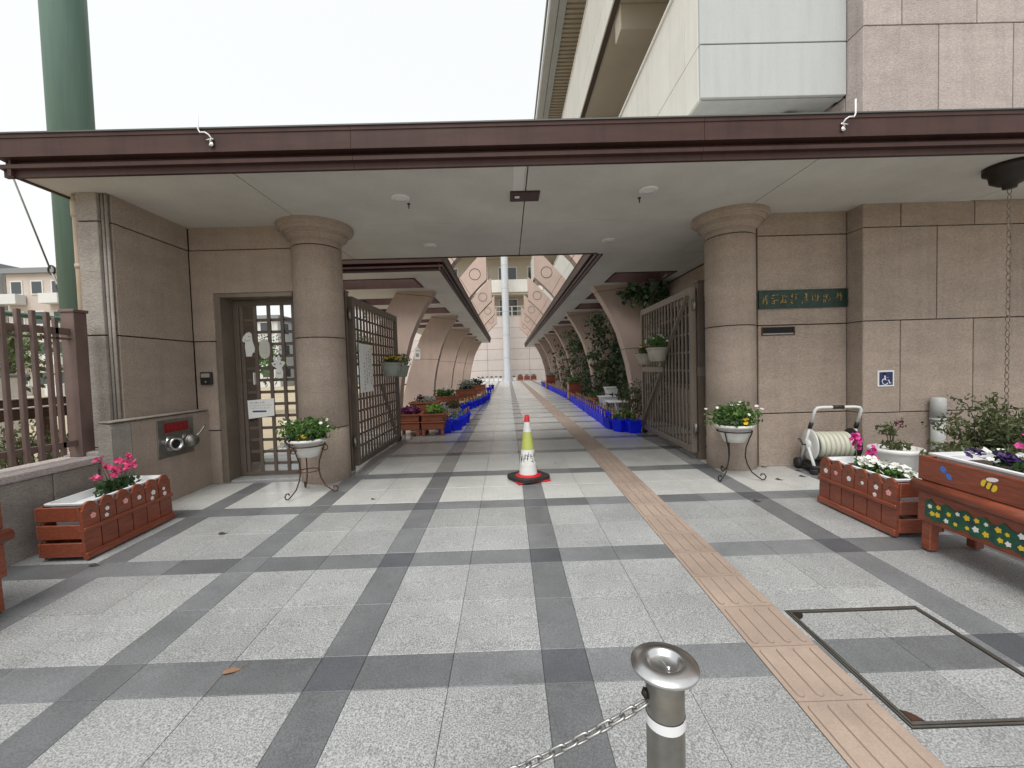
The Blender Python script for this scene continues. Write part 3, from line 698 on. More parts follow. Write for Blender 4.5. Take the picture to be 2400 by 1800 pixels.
# ground floor wall behind the right walkway
gw = thing('walkway_side_wall', 'tan wall with dark windows behind the vines of the right walkway', 'wall', (3.2, 3.3, 0))
b = MB(); b.box(3.225, 3.4, 3.31, Y1, -.05, 4.1); b.build('wall_core', 'joint', gw)
ya = 3.31
while ya < Y1-.1:
    yb = min(ya+3.92, Y1)
    panel_box('x', 3.2, -1, ya, ya+1.2, -.02, 2.84, .03, 'stucco', gw); panel_box('x', 3.2, -1, ya+1.2, yb, 2.3, 2.84, .03, 'stucco', gw)
    panel_box('x', 3.2, -1, ya+1.2, yb, -.02, .75, .03, 'stucco', gw)
    if yb-ya > 2:
        b = MB(); b.box(3.205, 3.224, ya+1.21, yb-.01, .76, 2.29); wf = b.build('window_frame', 'gate_metal', gw)
        for k in range(2):
            c0 = ya+1.26+k*(yb-ya-1.26)/2; b = MB(); b.box(3.197, 3.2045, c0, c0+(yb-ya-1.4)/2, .82, 2.23); b.build('pane', 'glass', wf)
    ya = yb
t = thing('drain_pipe', 'pale round drain pipe beside the first right arch', 'pipe', (3.03, 6.88, FLOOR))
b = MB(); b.tube([(0, 0, -.02), (0, 0, 2.86)], .052, 14); b.build('pipe', 'pvc_grey', t, local=True)
b = MB(); b.lathe([(.058, .9), (.058, .94)], n=14); b.lathe([(.058, 2.2), (.058, 2.24)], n=14); b.build('bracket', 'steel_dull', t, local=True)

# ------------------------------------------------------------------ rear building closing the view
rb = thing('rear_school_building', 'pinkish school block with cream balcony closing the end of the walkway', 'building', (0, 38, FLOOR))
b = MB(); b.box(-14, 14, 38.05, 38.5, -.1, 6.1); b.build('wall_core', 'joint', rb)
for i in range(6):
    for k in range(7):
        panel_box('y', 38.0, -1, -14+4*k, -10+4*k, .03+i*1.01, .03+(i+1)*1.01, .06, 'rear_stone', rb, g=.012)
b = MB(); b.box(-14, 14, 40.0, 40.2, 6.05, 16); b.build('balcony_wall', 'beige', rb)
b = MB(); b.box(-14, 14, 38.02, 40.0, 6.09, 6.2); b.box(-14, 14, 38.1, 40, 8.2, 8.5); b.box(-14, 14, 38.1, 40, 12.0, 12.3); b.build('floor_slab', 'beige', rb)
for zb in (8.4, 12.2):
    for k in range(7):
        panel_box('y', 38.0, -1, -14+4*k, -10+4*k, zb, zb+1.2, .15, 'cream', rb, name='balcony_parapet', g=.01)
for zb in (6.35, 9.5):
    for k in range(9):
        xa = -12.95+2.9*k+.55
        b = MB(); b.box(xa, xa+1.9, 39.93, 39.99, zb, zb+1.75); wf = b.build('window', 'white_pot', rb)
        for j in range(2): b = MB(); b.box(xa+.1+.87*j, xa+.92+.87*j, 39.915, 39.929, zb+.12, zb+1.63); b.build('pane', 'glass', wf)
for k in range(14):
    b = MB(); b.box(-13.6+2*k, -13.5+2*k, 38.06, 38.12, 6.2, 7.1); b.build('rail_post', 'white_pot', rb)
b = MB(); b.box(-14, 14, 38.07, 38.11, 7.05, 7.1); b.box(-14, 14, 38.07, 38.11, 6.6, 6.64); b.build('hand_rail', 'white_pot', rb)
t = thing('rear_round_column', 'tall pale blue-grey round column in front of the rear block', 'column', (-.14, 36.6, FLOOR))
b = MB()
b.lathe([(.32, 0), (.32, 14)], n=28, cap=False); b.build('shaft', 'pale_column', t, local=True)
for z in (2.1, 4.2, 6.3, 8.4, 10.5):
    b = MB(); b.lathe([(.325, z), (.325, z+.05)], n=28, cap=False); b.build('joint_band', 'pvc_grey', t, local=True)

# ------------------------------------------------------------------ gates
def strokes(b, cx_, cz_, w_, h_, n, rnd, plane, off, th=.003, lw=.006):
    """short brush-like strokes filling one illegible character cell; plane 'y' (facing -y) or 'x'"""
    for i in range(n):
        k = rnd.random(); u0 = rnd.uniform(-.42, .42)*w_; v0 = rnd.uniform(-.42, .42)*h_
        if k < .5: du, dv = rnd.uniform(.25, .5)*w_, rnd.uniform(-.05, .05)*h_
        elif k < .8: du, dv = 0, rnd.uniform(.25, .5)*h_
        else: du, dv = rnd.uniform(-.3, .3)*w_, rnd.uniform(.2, .35)*h_
        p = [max(-.5*w_, min(.5*w_, u0-du/2)), max(-.5*h_, min(.5*h_, v0-dv/2))]; q = [max(-.5*w_, min(.5*w_, u0+du/2)), max(-.5*h_, min(.5*h_, v0+dv/2))]
        if plane == 'y': b.bar((cx_+p[0], off, cz_+p[1]), (cx_+q[0], off+.0001, cz_+q[1]+.0001), lw, th)
        else: b.bar((off, cx_+p[0], cz_+p[1]), (off+.0001, cx_+q[0], cz_+q[1]+.0001), th, lw)
def gate_leaf(lab, hinge, end, zb, ztop, m, brace, side):
    hx, hy = hinge; L_ = math.hypot(end[0]-hx, end[1]-hy); ang = math.atan2(end[1]-hy, end[0]-hx)
    t = thing('gate_leaf', lab, 'gate', (hx, hy, gz(hy)), 'open entrance gate leaves', (0, 0, ang))
    z0, z1 = zb-gz(hy), ztop-gz(hy)
    def part(nm, *bx): b = MB(); b.cbox(*bx, .004); return b.build(nm, m, t, local=True)
    part('stile', 0, .07, -.03, .03, z0, z1); part('stile', L_-.06, L_, -.03, .03, z0, z1)
    part('top_rail', .071, L_-.061, -.028, .028, z1-.09, z1); part('bottom_rail', .071, L_-.061, -.028, .028, z0, z0+.075)
    if brace: part('middle_rail', .5*L_, L_-.061, -.028, .028, 1.08-gz(hy), 1.16-gz(hy))
    nb = 15
    for i in range(nb):
        x = .07+(L_-.13)*(i+1)/(nb+1); y0_, y1_ = ((-.022, -.002) if side < 0 else (.002, .022)); part('upright_bar', x-.016, x+.016, y0_, y1_, z0+.076, z1-.091)
    nr = 12 if side < 0 else 7
    for i in range(nr):
        z = z0+.075+(z1-z0-.165)*(i+1)/(nr+1); y0_, y1_ = ((.0, .016) if side < 0 else (-.016, 0.)); part('cross_bar', .071, L_-.061, y0_, y1_, z-.013, z+.013)
    s_ = -.045*side
    if brace:
        for (xa, za, xb, zb_) in ((L_-.06, z0+.08, .5*L_, 1.08-gz(hy)), (.5*L_, 1.16-gz(hy), .08, z1-.1)):
            b = MB(); b.bar((xa, .042*side, za), (xb, .042*side, zb_), .05, .02); b.build('brace', m, t, local=True)
    else:
        b = MB(); b.bar((L_*.62, .04*-side, 1.0), (L_-.08, .04*-side, z0+.1), .045, .02); b.build('brace', m, t, local=True)
    b = MB(); b.lathe([(.0, -.02), (.045, -.02), (.05, -.012), (.05, .012), (.045, .02), (0, .02)], n=16)
    o = b.build('wheel', 'rubber', t, local=True); o.rotation_euler = (0, R(90), 0); o.location = (L_-.05, 0, FLOOR-gz(hy)+.05)
    b = MB(); b.box(L_-.08, L_-.02, -.028, .028, .05, z0+.001); b.build('wheel_fork', 'iron', t, local=True)
    for z in (z0+.3, z1-.22):
        b = MB(); b.lathe([(.022, z-.06), (.022, z+.06)], -.035, 0, n=12); b.box(-.03, 0, -.008, .008, z-.04, z+.04); b.build('hinge', 'steel_dull', t, local=True)
    return t, ang
gl, gla = gate_leaf('dark lattice gate leaf standing open on the left with a white notice board', (-2.0, 3.43), (-1.985, 5.40), .06, 2.13, 'gate_metal', False, -1)
gr, gra = gate_leaf('grey-brown barred gate leaf with diagonal braces standing open on the right', (2.14, 3.36), (2.20, 5.45), .11, 2.12, 'gate_metal_pale', True, 1)
for (x, lab) in ((-2.07, 'square steel gate post between the left column and open leaf'), (2.24, 'square steel gate post between the right column and open leaf')):
    t = thing('gate_post', lab, 'post', (x, 3.42, gz(3.42)), 'steel gate posts')
    b = MB(); b.cbox(-.042, .042, -.042, .042, -.03, 2.16, .005); b.build('post', 'gate_metal', t, local=True)
    b = MB(); b.cbox(-.05, .05, -.05, .05, 2.161, 2.18, .004); b.build('cap', 'steel_dull', t, local=True)
    b = MB(); b.cbox(-.055, .055, -.055, -.043, 1.02, 1.14, .004); b.build('lock_case', 'gate_metal_pale', t, local=True)
# notice board on the left leaf (faces the walkway, +x)
t = thing('gate_notice_board', 'white notice board with vertical writing on the left gate leaf', 'sign', (-1.955, 3.78, 1.26))
b = MB(); b.cbox(-1.962, -1.954, 3.55, 4.02, .95, 1.57, .002); b.build('board', 'paper', t)
r_ = random.Random(5)
for k, (y_, z0, z1) in enumerate(((3.95, 1.03, 1.53), (3.88, 1.15, 1.50), (3.80, 1.05, 1.46), (3.71, 1.0, 1.34))):
    b = MB(); z = z1
    while z > z0: strokes(b, y_, z-.02, .035, .036, 5, r_, 'x', -1.9525, .001, .006); z -= .046
    b.build('lettering', 'ink', t)
# side door lattice gate
sg = thing('side_gate', 'dark lattice side door in the doorway left of the left column', 'gate', (-2.9, 3.26, .02))
def bxp(nm, m, p, *a, c=.003): b = MB(); b.cbox(*a, c); return b.build(nm, m, p)
bxp('stile', 'gate_metal', sg, -3.298, -3.235, 3.245, 3.285, .03, 2.08); bxp('stile', 'gate_metal', sg, -2.52, -2.45, 3.245, 3.285, .03, 2.08)
bxp('top_rail', 'gate_metal', sg, -3.234, -2.521, 3.245, 3.285, 2.02, 2.08); bxp('bottom_rail', 'gate_metal', sg, -3.234, -2.521, 3.245, 3.285, .03, .075)
for x in (-3.20, -3.045, -2.885, -2.73, -2.60): bxp('upright_bar', 'gate_metal', sg, x-.02, x+.02, 3.240, 3.258, .076, 2.019)
for i in range(13):
    z = .165+.1405*i; bxp('cross_bar', 'gate_metal', sg, -3.234, -2.521, 3.260, 3.276, z-.017, z+.017)
bxp('pull_handle', 'white_plastic', sg, -3.075, -3.06, 3.20, 3.239, 1.10, 1.24)
t = thing('side_gate_notice', 'white paper notice with black lines and blue bar on the side door', 'sign', (-3.02, 3.232, .82))
b = MB(); b.add([(-3.17, 3.236, .70), (-2.87, 3.236, .73), (-2.865, 3.236, .935), (-3.175, 3.236, .915), (-3.17, 3.239, .70), (-2.87, 3.239, .73), (-2.865, 3.239, .935), (-3.175, 3.239, .915)],
                [(0, 1, 2, 3), (7, 6, 5, 4), (0, 4, 5, 1), (1, 5, 6, 2), (2, 6, 7, 3), (3, 7, 4, 0)]); b.build('paper_sheet', 'paper', t, recalc=True)
for k, (z, x1, m, hh) in enumerate(((.885, -2.97, 'ink', .022), (.855, -2.89, 'ink', .012), (.825, -2.92, 'ink', .012), (.785, -2.96, 'ink_blue', .02))):
    b = MB(); x = -3.145
    if m == 'ink_blue': b.box(-3.12, x1, 3.2345, 3.2358, z-hh/2, z+hh/2)
    else:
        while x < x1: strokes(b, x, z, .016, hh, 4, r_, 'y', 3.2350, .001, .004); x += .02
    b.build('lettering', m, t)
# animal cut-outs on the side door: outline plates
def cutout(nm, lab, pts, m='paper', y=3.234):
    t = thing(nm, lab, 'cut-out', (sum(p[0] for p in pts)/len(pts), y, min(p[1] for p in pts)))
    b = MB(); b.prism(pts, 'y', y, y+.005); b.build('plate', m, t, recalc=True); return t
t = cutout('animal_cutout', 'white bear-like animal cut-out on the side door, upper left', [(-3.16, 1.43), (-3.095, 1.43), (-3.085, 1.475), (-3.065, 1.47), (-3.055, 1.52), (-3.065, 1.56), (-3.08, 1.61), (-3.085, 1.69), (-3.11, 1.715), (-3.15, 1.70), (-3.185, 1.66), (-3.20, 1.62), (-3.185, 1.595), (-3.165, 1.60), (-3.17, 1.53)])
b = MB(); b.box(-3.125, -3.10, 3.231, 3.2335, 1.655, 1.663); b.tube([(-3.135+.03*math.cos(a), 3.2325, 1.63+.02*math.sin(a)) for a in [math.pi+math.pi*k/8 for k in range(9)]], .003, 5); b.build('face_mark', 'paint_grey', t)
t = cutout('oval_cutout', 'cream oval plate with faint writing on the side door', [(-2.945+.062*math.cos(a)*(1 if abs(math.sin(a)) > .99 else 1), 1.512+.112*(abs(math.sin(a))**.6)*(1 if math.sin(a) > 0 else -1)) for a in [2*math.pi*k/28 for k in range(28)]], 'cream')
b = MB()
for x in (-2.97, -2.945, -2.92):
    for k in range(4): strokes(b, x, 1.56-.032*k, .012, .02, 3, r_, 'y', 3.2325, .001, .003)
b.build('lettering', 'paint_grey', t)
t = cutout('giraffe_cutout', 'white long-faced animal cut-out with horns on the side door', [(-2.83, 1.17), (-2.745, 1.17), (-2.74, 1.24), (-2.755, 1.29), (-2.735, 1.31), (-2.71, 1.345), (-2.73, 1.365), (-2.765, 1.355), (-2.77, 1.42), (-2.785, 1.44), (-2.80, 1.42), (-2.795, 1.385), (-2.82, 1.385), (-2.825, 1.43), (-2.84, 1.435), (-2.85, 1.41), (-2.84, 1.355), (-2.87, 1.35), (-2.865, 1.32), (-2.835, 1.30), (-2.815, 1.28), (-2.835, 1.23)], y=3.233)
b = MB(); b.box(-2.845, -2.825, 3.230, 3.2325, 1.325, 1.335); b.box(-2.775, -2.755, 3.230, 3.2325, 1.33, 1.34); b.build('eye', 'ink', t)
b = MB(); b.tube([(-2.79+.025*math.cos(a), 3.2315, 1.235+.012*math.sin(a)) for a in [math.pi+math.pi*k/8 for k in range(9)]], .003, 5); b.build('mouth', 'paint_grey', t)
# intercom
t = thing('intercom', 'small black intercom box on the wall left of the side door', 'intercom', (-3.47, 3.01, 1.19))
b = MB(); b.cbox(-3.53, -3.405, 2.985, 3.019, 1.12, 1.26, .006); b.build('case', 'black', t)
b = MB(); b.cbox(-3.515, -3.42, 2.981, 2.9845, 1.20, 1.245, .002); b.build('grille', 'paint_grey', t)
b = MB(); b.lathe([(.0, -.004), (.013, -.004), (.014, 0)], n=12); o = b.build('button', 'steel_dull', t, local=True); o.rotation_euler = (R(90), 0, 0); o.location = (0, -.027, -.04)

# ------------------------------------------------------------------ fire-department inlet box
hb = thing('hydrant_inlet_housing', 'low tan wall housing with steel inlet plate and red sign on the left', 'housing', (-3.53, 2.45, gz(2.45)))
b = MB(); b.prism([(-3.598, -.05), (-3.482, -.05), (-3.482, .79), (-3.50, .825), (-3.598, .835)], 'y', 1.872, 2.055); b.build('end_block', 'stucco_grey', hb, recalc=True)
b = MB(); b.prism([(-3.598, -.05), (-3.482, -.05), (-3.482, .79), (-3.50, .825), (-3.598, .835)], 'y', 2.062, 3.016); b.build('main_block', 'stucco', hb, recalc=True)
b = MB(); b.cbox(-3.597, -3.474, 1.868, 3.018, .836, .85, .004); b.build('cap_strip', 'stucco_grey', hb)
hp = MB(); hp.cbox(-3.481, -3.473, 2.32, 2.775, .425, .795, .002); plate = hp.build('inlet_plate', 'steel_dull', hb)
b = MB(); b.box(-3.4725, -3.4695, 2.40, 2.70, .668, .762); sgn = b.build('red_sign', 'red_sign', hb)
b = MB()
for k in range(5): strokes(b, 2.44+.055*k, .715, .04, .05, 5, r_, 'x', -3.4688, .001, .004)
b.build('lettering', 'cone_red', hb)
for k, (y_, ang) in enumerate(((2.46, 20), (2.66, -25))):
    b = MB(); b.lathe([(.075, 0), (.075, .012), (.052, .016), (.048, .06), (.062, .065), (.064, .105), (.056, .11), (.046, .108), (.042, .03), (0, .03)], n=24)
    o = b.build('inlet_nozzle', 'steel' if k == 0 else 'steel_dull', hb, local=True); o.rotation_euler = (0, R(90), R(-22)); o.location = (-3.472+3.53, y_-2.45, .56-gz(2.45))
    b = MB(); b.lathe([(0, .078 if k == 0 else .112), (.044 if k == 0 else .06, .078 if k == 0 else .112), (.044 if k == 0 else .06, .082 if k == 0 else .125), (0, .084 if k == 0 else .13)], n=20)
    o2 = b.build('inlet_cap', 'dark_hole' if k == 0 else 'steel_dull', hb, local=True); o2.rotation_euler = o.rotation_euler; o2.location = o.location
b = MB(); b.tube([(-3.40, 2.68, .58), (-3.38, 2.74, .62), (-3.37, 2.78, .67), (-3.36, 2.80, .70)], .010, 8); b.build('lever', 'steel_dull', hb)

# ------------------------------------------------------------------ wall furniture on the right
t = thing('name_plate', 'green bronze school name plate with raised gold characters', 'sign', (3.22, 3.02, 1.885))
b = MB(); b.cbox(2.722, 3.725, 3.012, 3.029, 1.785, 1.99, .004); b.build('plate', 'bronze', t)
b = MB(); b.box(2.722, 3.725, 3.006, 3.0119, 1.975, 1.99); b.box(2.722, 3.725, 3.006, 3.0119, 1.785, 1.80); b.box(2.722, 2.737, 3.006, 3.0119, 1.8005, 1.9745); b.box(3.71, 3.725, 3.006, 3.0119, 1.8005, 1.9745); b.build('border', 'bronze', t)
r2 = random.Random(11)
for k, x in enumerate((2.80, 2.90, 3.0, 3.115, 3.235, 3.36, 3.49, 3.62)):
    b = MB(); strokes(b, x, 1.888, .085, .115, 8, r2, 'y', 3.009, .006, .009); b.build('raised_character', 'gold', t)
t = thing('mail_slot', 'black horizontal mail slot below the name plate', 'mail slot', (2.95, 3.03, 1.53))
b = MB(); b.box(2.76, 3.14, 3.022, 3.0295, 1.485, 1.495); b.box(2.76, 3.14, 3.022, 3.0295, 1.57, 1.58); b.box(2.76, 2.775, 3.022, 3.0295, 1.495, 1.57); b.box(3.125, 3.14, 3.022, 3.0295, 1.495, 1.57); b.build('frame', 'iron_rust', t)
b = MB(); b.box(2.775, 3.125, 3.027, 3.0292, 1.495, 1.57); b.build('flap', 'dark_hole', t)
b = MB(); b.box(2.775, 3.125, 3.023, 3.0265, 1.4955, 1.51); b.build('lip', 'steel_dull', t)
t = thing('wheelchair_sign', 'blue and white wheelchair access sign on the right wall', 'sign', (3.985, 2.815, .97))
b = MB(); b.cbox(3.895, 4.075, 2.812, 2.8195, .885, 1.06, .001); b.build('plate', 'white_plastic', t)
b = MB(); b.box(3.912, 4.058, 2.8095, 2.8115, .902, 1.043); b.build('blue_field', 'sign_blue', t)
b = MB(); yy = 2.8075; c0, c1 = 3.985, .96
b.lathe([(0, 0), (.0105, 0)], n=12)
b.v = [(c0-.018+x, yy, c1+.062+y_) for x, y_, z in b.v]
b.bar((c0-.017, yy, c1+.045), (c0-.012, yy, c1-.005), .013, .002); b.bar((c0-.014, yy+.0002, c1+.025), (c0+.02, yy+.0002, c1+.022), .009, .002)
b.bar((c0-.012, yy-.0002, c1-.004), (c0+.025, yy-.0002, c1-.006), .012, .002); b.bar((c0+.024, yy, c1-.002), (c0+.04, yy, c1-.044), .011, .002); b.bar((c0+.036, yy+.0003, c1-.042), (c0+.055, yy+.0003, c1-.036), .009, .002)
b.tube([(c0-.012+.033*math.cos(a), yy+.0006, c1-.02+.033*math.sin(a)) for a in [R(115)+R(215)*k/16 for k in range(17)]], .0045, 6)
b.build('wheelchair_symbol', 'white_plastic', t)
t = thing('grey_conduit', 'grey round conduit stub standing against the right wall', 'pipe', (4.485, 2.74, gz(2.74)))
b = MB(); b.lathe([(.06, -.02), (.06, .53)], n=18); b.lathe([(.066, .53), (.066, .75), (.05, .765), (0, .768)], n=18); b.lathe([(.07, .52), (.07, .545)], n=18); b.build('pipe', 'pvc_grey', t, local=True)
b = MB(); b.box(-.09, .09, .02, .075, .0, .03); b.build('base', 'pvc_grey', t, local=True)

# ------------------------------------------------------------------ plants
def foliage(nm, parent, m, c, rad, n, size, seed, asp=.5, shell=.35, local=False, flat=.2):
    r = random.Random(seed); b = MB(); c = Vector(c)
    for i in range(n):
        while True:
            v = Vector((r.uniform(-1, 1), r.uniform(-1, 1), r.uniform(-1, 1)))
            if shell < v.length < 1: break
        # lumpy outline
        k = .78+.22*math.sin(v.x*5+seed)*math.cos(v.y*6+seed*2)+.12*math.sin(v.z*9+seed)
        b.leaf((c.x+v.x*rad[0]*k, c.y+v.y*rad[1]*k, c.z+v.z*rad[2]*k), size, r, flat, asp)
    return b.build(nm, m, parent, local=local)
def blooms(nm, parent, m, c, rad, n, size, seed, local=False, up=True, k=5):
    r = random.Random(seed); b = MB(); c = Vector(c)
    for i in range(n):
        a = r.uniform(0, 6.283); q = math.sqrt(r.random()); x = math.cos(a)*q; y_ = math.sin(a)*q; z = math.sqrt(max(0, 1-q*q))*r.uniform(.75, 1.1)
        b.flower((c.x+x*rad[0], c.y+y_*rad[1], c.z+z*rad[2]), size*r.uniform(.8, 1.2), r, .5, k)
    return b.build(nm, m, parent, local=local)
def stems(nm, parent, m, base, tips, r0, local=False):
    b = MB(); base = Vector(base)
    for tp in tips:
        tp = Vector(tp); mid = (base+tp)/2+Vector((rng.uniform(-.02, .02), rng.uniform(-.02, .02), .03)); b.tube([base, mid, tp], r0, 5, r1=r0*.5)
    return b.build(nm, m, parent, local=local)
# flower stands beside the columns
def stand(lab, loc, ang, iron, seed, bloom, left):
    t = thing('flower_stand', lab, 'flower stand', (loc[0], loc[1], gz(loc[1])), 'iron flower stands')
    zr = .50
    for k in range(3):
        a = ang+k*2.0944; ca, sa = math.cos(a), math.sin(a)
        prof = [(.165, zr), (.135, zr-.08), (.105, zr-.17), (.098, zr-.26), (.115, zr-.34), (.155, zr-.42), (.21, .035), (.245, .012), (.27, .018), (.28, .045), (.265, .07), (.24, .068), (.232, .05)]
        b = MB(); b.tube([(r*ca, r*sa, z) for r, z in prof], .0065, 7); b.build('leg', iron, t, local=True)
        b = MB(); b.tube([((.165+.03*math.sin(u)*1.0)*ca, (.165+.03*math.sin(u))*sa, zr+.0-.03+.03*math.cos(u)) for u in [math.pi*2*j/12 for j in range(11)]], .005, 6)
        if left: b.build('scroll', iron, t, local=True)
    b = MB(); b.tube([(.165*math.cos(u), .165*math.sin(u), zr) for u in [2*math.pi*j/28 for j in range(28)]], .007, 7, closed=True); b.build('top_ring', iron, t, local=True)
    if left:
        b = MB(); b.tube([(.1*math.cos(u), .1*math.sin(u), zr-.26) for u in [2*math.pi*j/22 for j in range(22)]], .005, 6, closed=True); b.build('lower_ring', iron, t, local=True)
    p = thing('flower_bowl', 'white bowl of %s on the %s iron stand' % (bloom, 'left' if left else 'right'), 'flower bowl', (loc[0], loc[1], gz(loc[1])+.385), 'white flower bowls')
    b = MB(); b.lathe([(.085, 0), (.10, .003), (.125, .06), (.15, .12), (.158, .15), (.185, .155), (.19, .17), (.18, .185), (.168, .18), (.16, .13), (0, .13)], n=28); b.build('bowl', 'white_pot', p, local=True)
    b = MB(); b.lathe([(0, .145), (.158, .142)], n=20, cap=False); b.build('soil', 'soil', p, local=True)
    foliage('foliage', p, 'leaf', (0, 0, .27), (.31, .24, .15), 1150, .042, seed, local=True, shell=.15)
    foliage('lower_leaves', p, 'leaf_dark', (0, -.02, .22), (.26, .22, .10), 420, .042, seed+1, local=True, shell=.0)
    blooms('white_blossoms', p, 'petal_white', (0, 0, .28), (.30, .24, .14), 12, .018, seed+2, local=True)
    if left: 
        foliage('silver_trailer', p, 'leaf_silver', (-.16, -.10, .15), (.075, .07, .06), 70, .028, seed+4, local=True, shell=0)
        foliage('maroon_leaves', p, 'leaf_maroon', (-.10, -.13, .17), (.07, .06, .05), 70, .035, seed+5, local=True, shell=0)
    b = MB(); r = random.Random(seed+3)
    for i in range(5 if not left else 4): b.flower((r.uniform(-.03, .05)+(.0 if left else .01), -.155+r.uniform(-.03, .02), .20+r.uniform(0, .05)), .024, r)
    b.build('yellow_blossoms', 'petal_yellow', p, local=True)
stand('rust-brown scrolled iron plant stand in front of the left column', (-2.17, 2.56), -2.0, 'iron_rust', 21, 'green leaves and white flowers', True)
stand('black iron tripod plant stand in front of the right column', (2.22, 2.62), -.5236, 'iron', 31, 'bushy leaves with white and yellow flowers', False)

# picket planters
def picket_planter(lab, x0, x1, y0, y1, face, seed):
    """face = -1: pickets look to -x, +1: to +x"""
    t = thing('picket_planter', lab, 'planter', ((x0+x1)/2, (y0+y1)/2, gz((y0+y1)/2)+.012), 'picket front planters', (TILT, 0, 0))
    w_, d_ = (x1-x0)/2, (y1-y0)/2; H = .40; r = random.Random(seed)
    def bp(nm, *a, m='wood'): b = MB(); b.cbox(*a, .005); return b.build(nm, m, t, local=True)
    xf = w_ if face > 0 else -w_
    n = 6; pw = 2*d_/n
    for i in range(n):
        ya, yb = -d_+pw*i+.004, -d_+pw*(i+1)-.004; ym = (ya+yb)/2; hh = H
        arc = [(ya, hh-.055), (ya+.012, hh-.05), (ya+.018, hh-.032)]+[(ym+(pw/2-.022)*math.cos(a), hh-.034+.034*math.sin(a)) for a in [math.pi-math.pi*k/8 for k in range(9)]]+[(yb-.018, hh-.032), (yb-.012, hh-.05), (yb, hh-.055)]
        b = MB(); lo, hi = (xf-.018, xf) if face > 0 else (xf, xf+.018)
        b.prism([(ya, .0)]+arc+[(yb, .0)], 'x', lo, hi); b.build('picket', 'wood', t, local=True, recalc=True)
        xm = xf+face*.0015
        # painted blossom on each picket
        for k in range(r.choice((1, 1, 2))):
            b = MB(); cz = hh-.105-k*.045+r.uniform(-.01, .01); cy_ = ym+r.uniform(-.015, .015); rad = r.uniform(.012, .02)
            for q in range(5):
                a = q*1.2566+.3; b.prism([(cy_+rad*.62*math.cos(a)+rad*.5*math.cos(u), cz+rad*.62*math.sin(a)+rad*.5*math.sin(u)) for u in [6.283*j/8 for j in range(8)]], 'x', xm-.0008+q*.00015, xm+.0008+q*.00015)
            b.build('painted_flower', r.choice(('paint_white', 'paint_pink', 'paint_white')), t, local=True, recalc=True)
        b = MB(); b.prism([(ym-.012, hh-.06), (ym+.014, hh-.066), (ym+.004, hh-.075)], 'x', xm-.0007, xm+.0007); b.build('painted_leaf', 'paint_green', t, local=True, recalc=True)
    for z, hgt in ((.0, .05), (.195, .03)):
        lo, hi = (xf+.0005, xf+.016) if face > 0 else (xf-.016, xf-.0005); bp('front_batten', lo, hi, -d_-.002, d_+.002, z, z+hgt)
    xb = -xf
    for i in range(3):
        lo, hi = (xb, xb+.016) if face > 0 else (xb-.016, xb); bp('back_board', lo, hi, -d_+.002, d_-.002, .02+.125*i, .125+.125*i)
        for ye in (-d_, d_-.016):
            bp('end_board', -w_+.02, w_-.02, ye, ye+.016, .02+.128*i, .122+.128*i)
    for xx in (-w_+.02, w_-.04):
        for ye in (-d_+.017, d_-.037): bp('corner_post', xx, xx+.02, ye, ye+.02, .0, .375)
    bp('floor_board', -w_+.02, w_-.02, -d_+.02, d_-.02, .06, .075)
    # white liner trough
    lx, ly = w_-.032, d_-.045
    L = thing('planter_trough', 'white plastic trough %s' % ('inside the left picket planter' if face > 0 else 'inside the right picket planter'), 'trough', t.location+Vector((0, 0, .19)), 'white planter troughs', (TILT, 0, 0))
    b = MB(); z1 = .20
    def rr(a, c, rad=.03): 
        return [(sx*(a-rad)+rad*math.cos(u), sy*(c-rad)+rad*math.sin(u)) for sx, sy, u0 in ((1, 1, 0), (-1, 1, 90), (-1, -1, 180), (1, -1, 270)) for u in [R(u0+30*k) for k in range(4)]]
    rings = [(rr(lx-.02, ly-.03), 0), (rr(lx-.006, ly-.012), z1-.015), (rr(lx+.012, ly+.012), z1-.012), (rr(lx+.014, ly+.014), z1), (rr(lx-.006, ly-.006), z1+.002), (rr(lx-.014, ly-.02), z1-.05), (rr(lx-.014, ly-.02), z1-.052)]
    nn = 16; vs = [(x, y_, z) for ring_, z in rings for x, y_ in ring_]
    fs = [tuple(range(nn-1, -1, -1))]+[(j*nn+i, j*nn+(i+1) % nn, (j+1)*nn+(i+1) % nn, (j+1)*nn+i) for j in range(len(rings)-1) for i in range(nn)]
    b.add(vs, fs); b.build('trough', 'white_plastic', L, local=True)
    b = MB(); b.box(-lx+.016, lx-.016, -ly+.02, ly-.02, .10, z1-.05); b.build('soil', 'soil' if face < 0 else 'white_plastic', L, local=True)
    return t, L
def cyclamen(L, seed, c, m, n, spread, hgt, leafn=150):
    r = random.Random(seed)
    foliage('leaves', L, 'leaf_dark', (c[0], c[1], c[2]+.05), (spread[0], spread[1], .075), leafn, .045, seed, local=True, shell=0, asp=.8)
    b = MB(); s = MB()
    for i in range(n):
        x, y_ = c[0]+r.uniform(-1, 1)*spread[0], c[1]+r.uniform(-1, 1)*spread[1]; z = c[2]+hgt*r.uniform(.45, 1)
        s.tube([(c[0]+(x-c[0])*.3, c[1]+(y_-c[1])*.3, c[2]), (x, y_, z)], .0025, 5)
        for q in range(9): b.flower((x+r.gauss(0, .013), y_+r.gauss(0, .013), z+r.gauss(0, .011)), .019, r, 1.0)
    b.build('blossoms', m, L, local=True); s.build('stems', 'stem', L, local=True)
_, TL = picket_planter('red-brown picket planter with pink flowers against the left low wall', -3.43, -3.10, 1.225, 1.99, 1, 41)
cyclamen(TL, 42, (.0, .06, .16), 'petal_pink', 11, (.09, .19), .27, 260)
_, TR = picket_planter('red-brown picket planter with white flowers on the right', 2.555, 2.90, 1.165, 1.89, -1, 43)
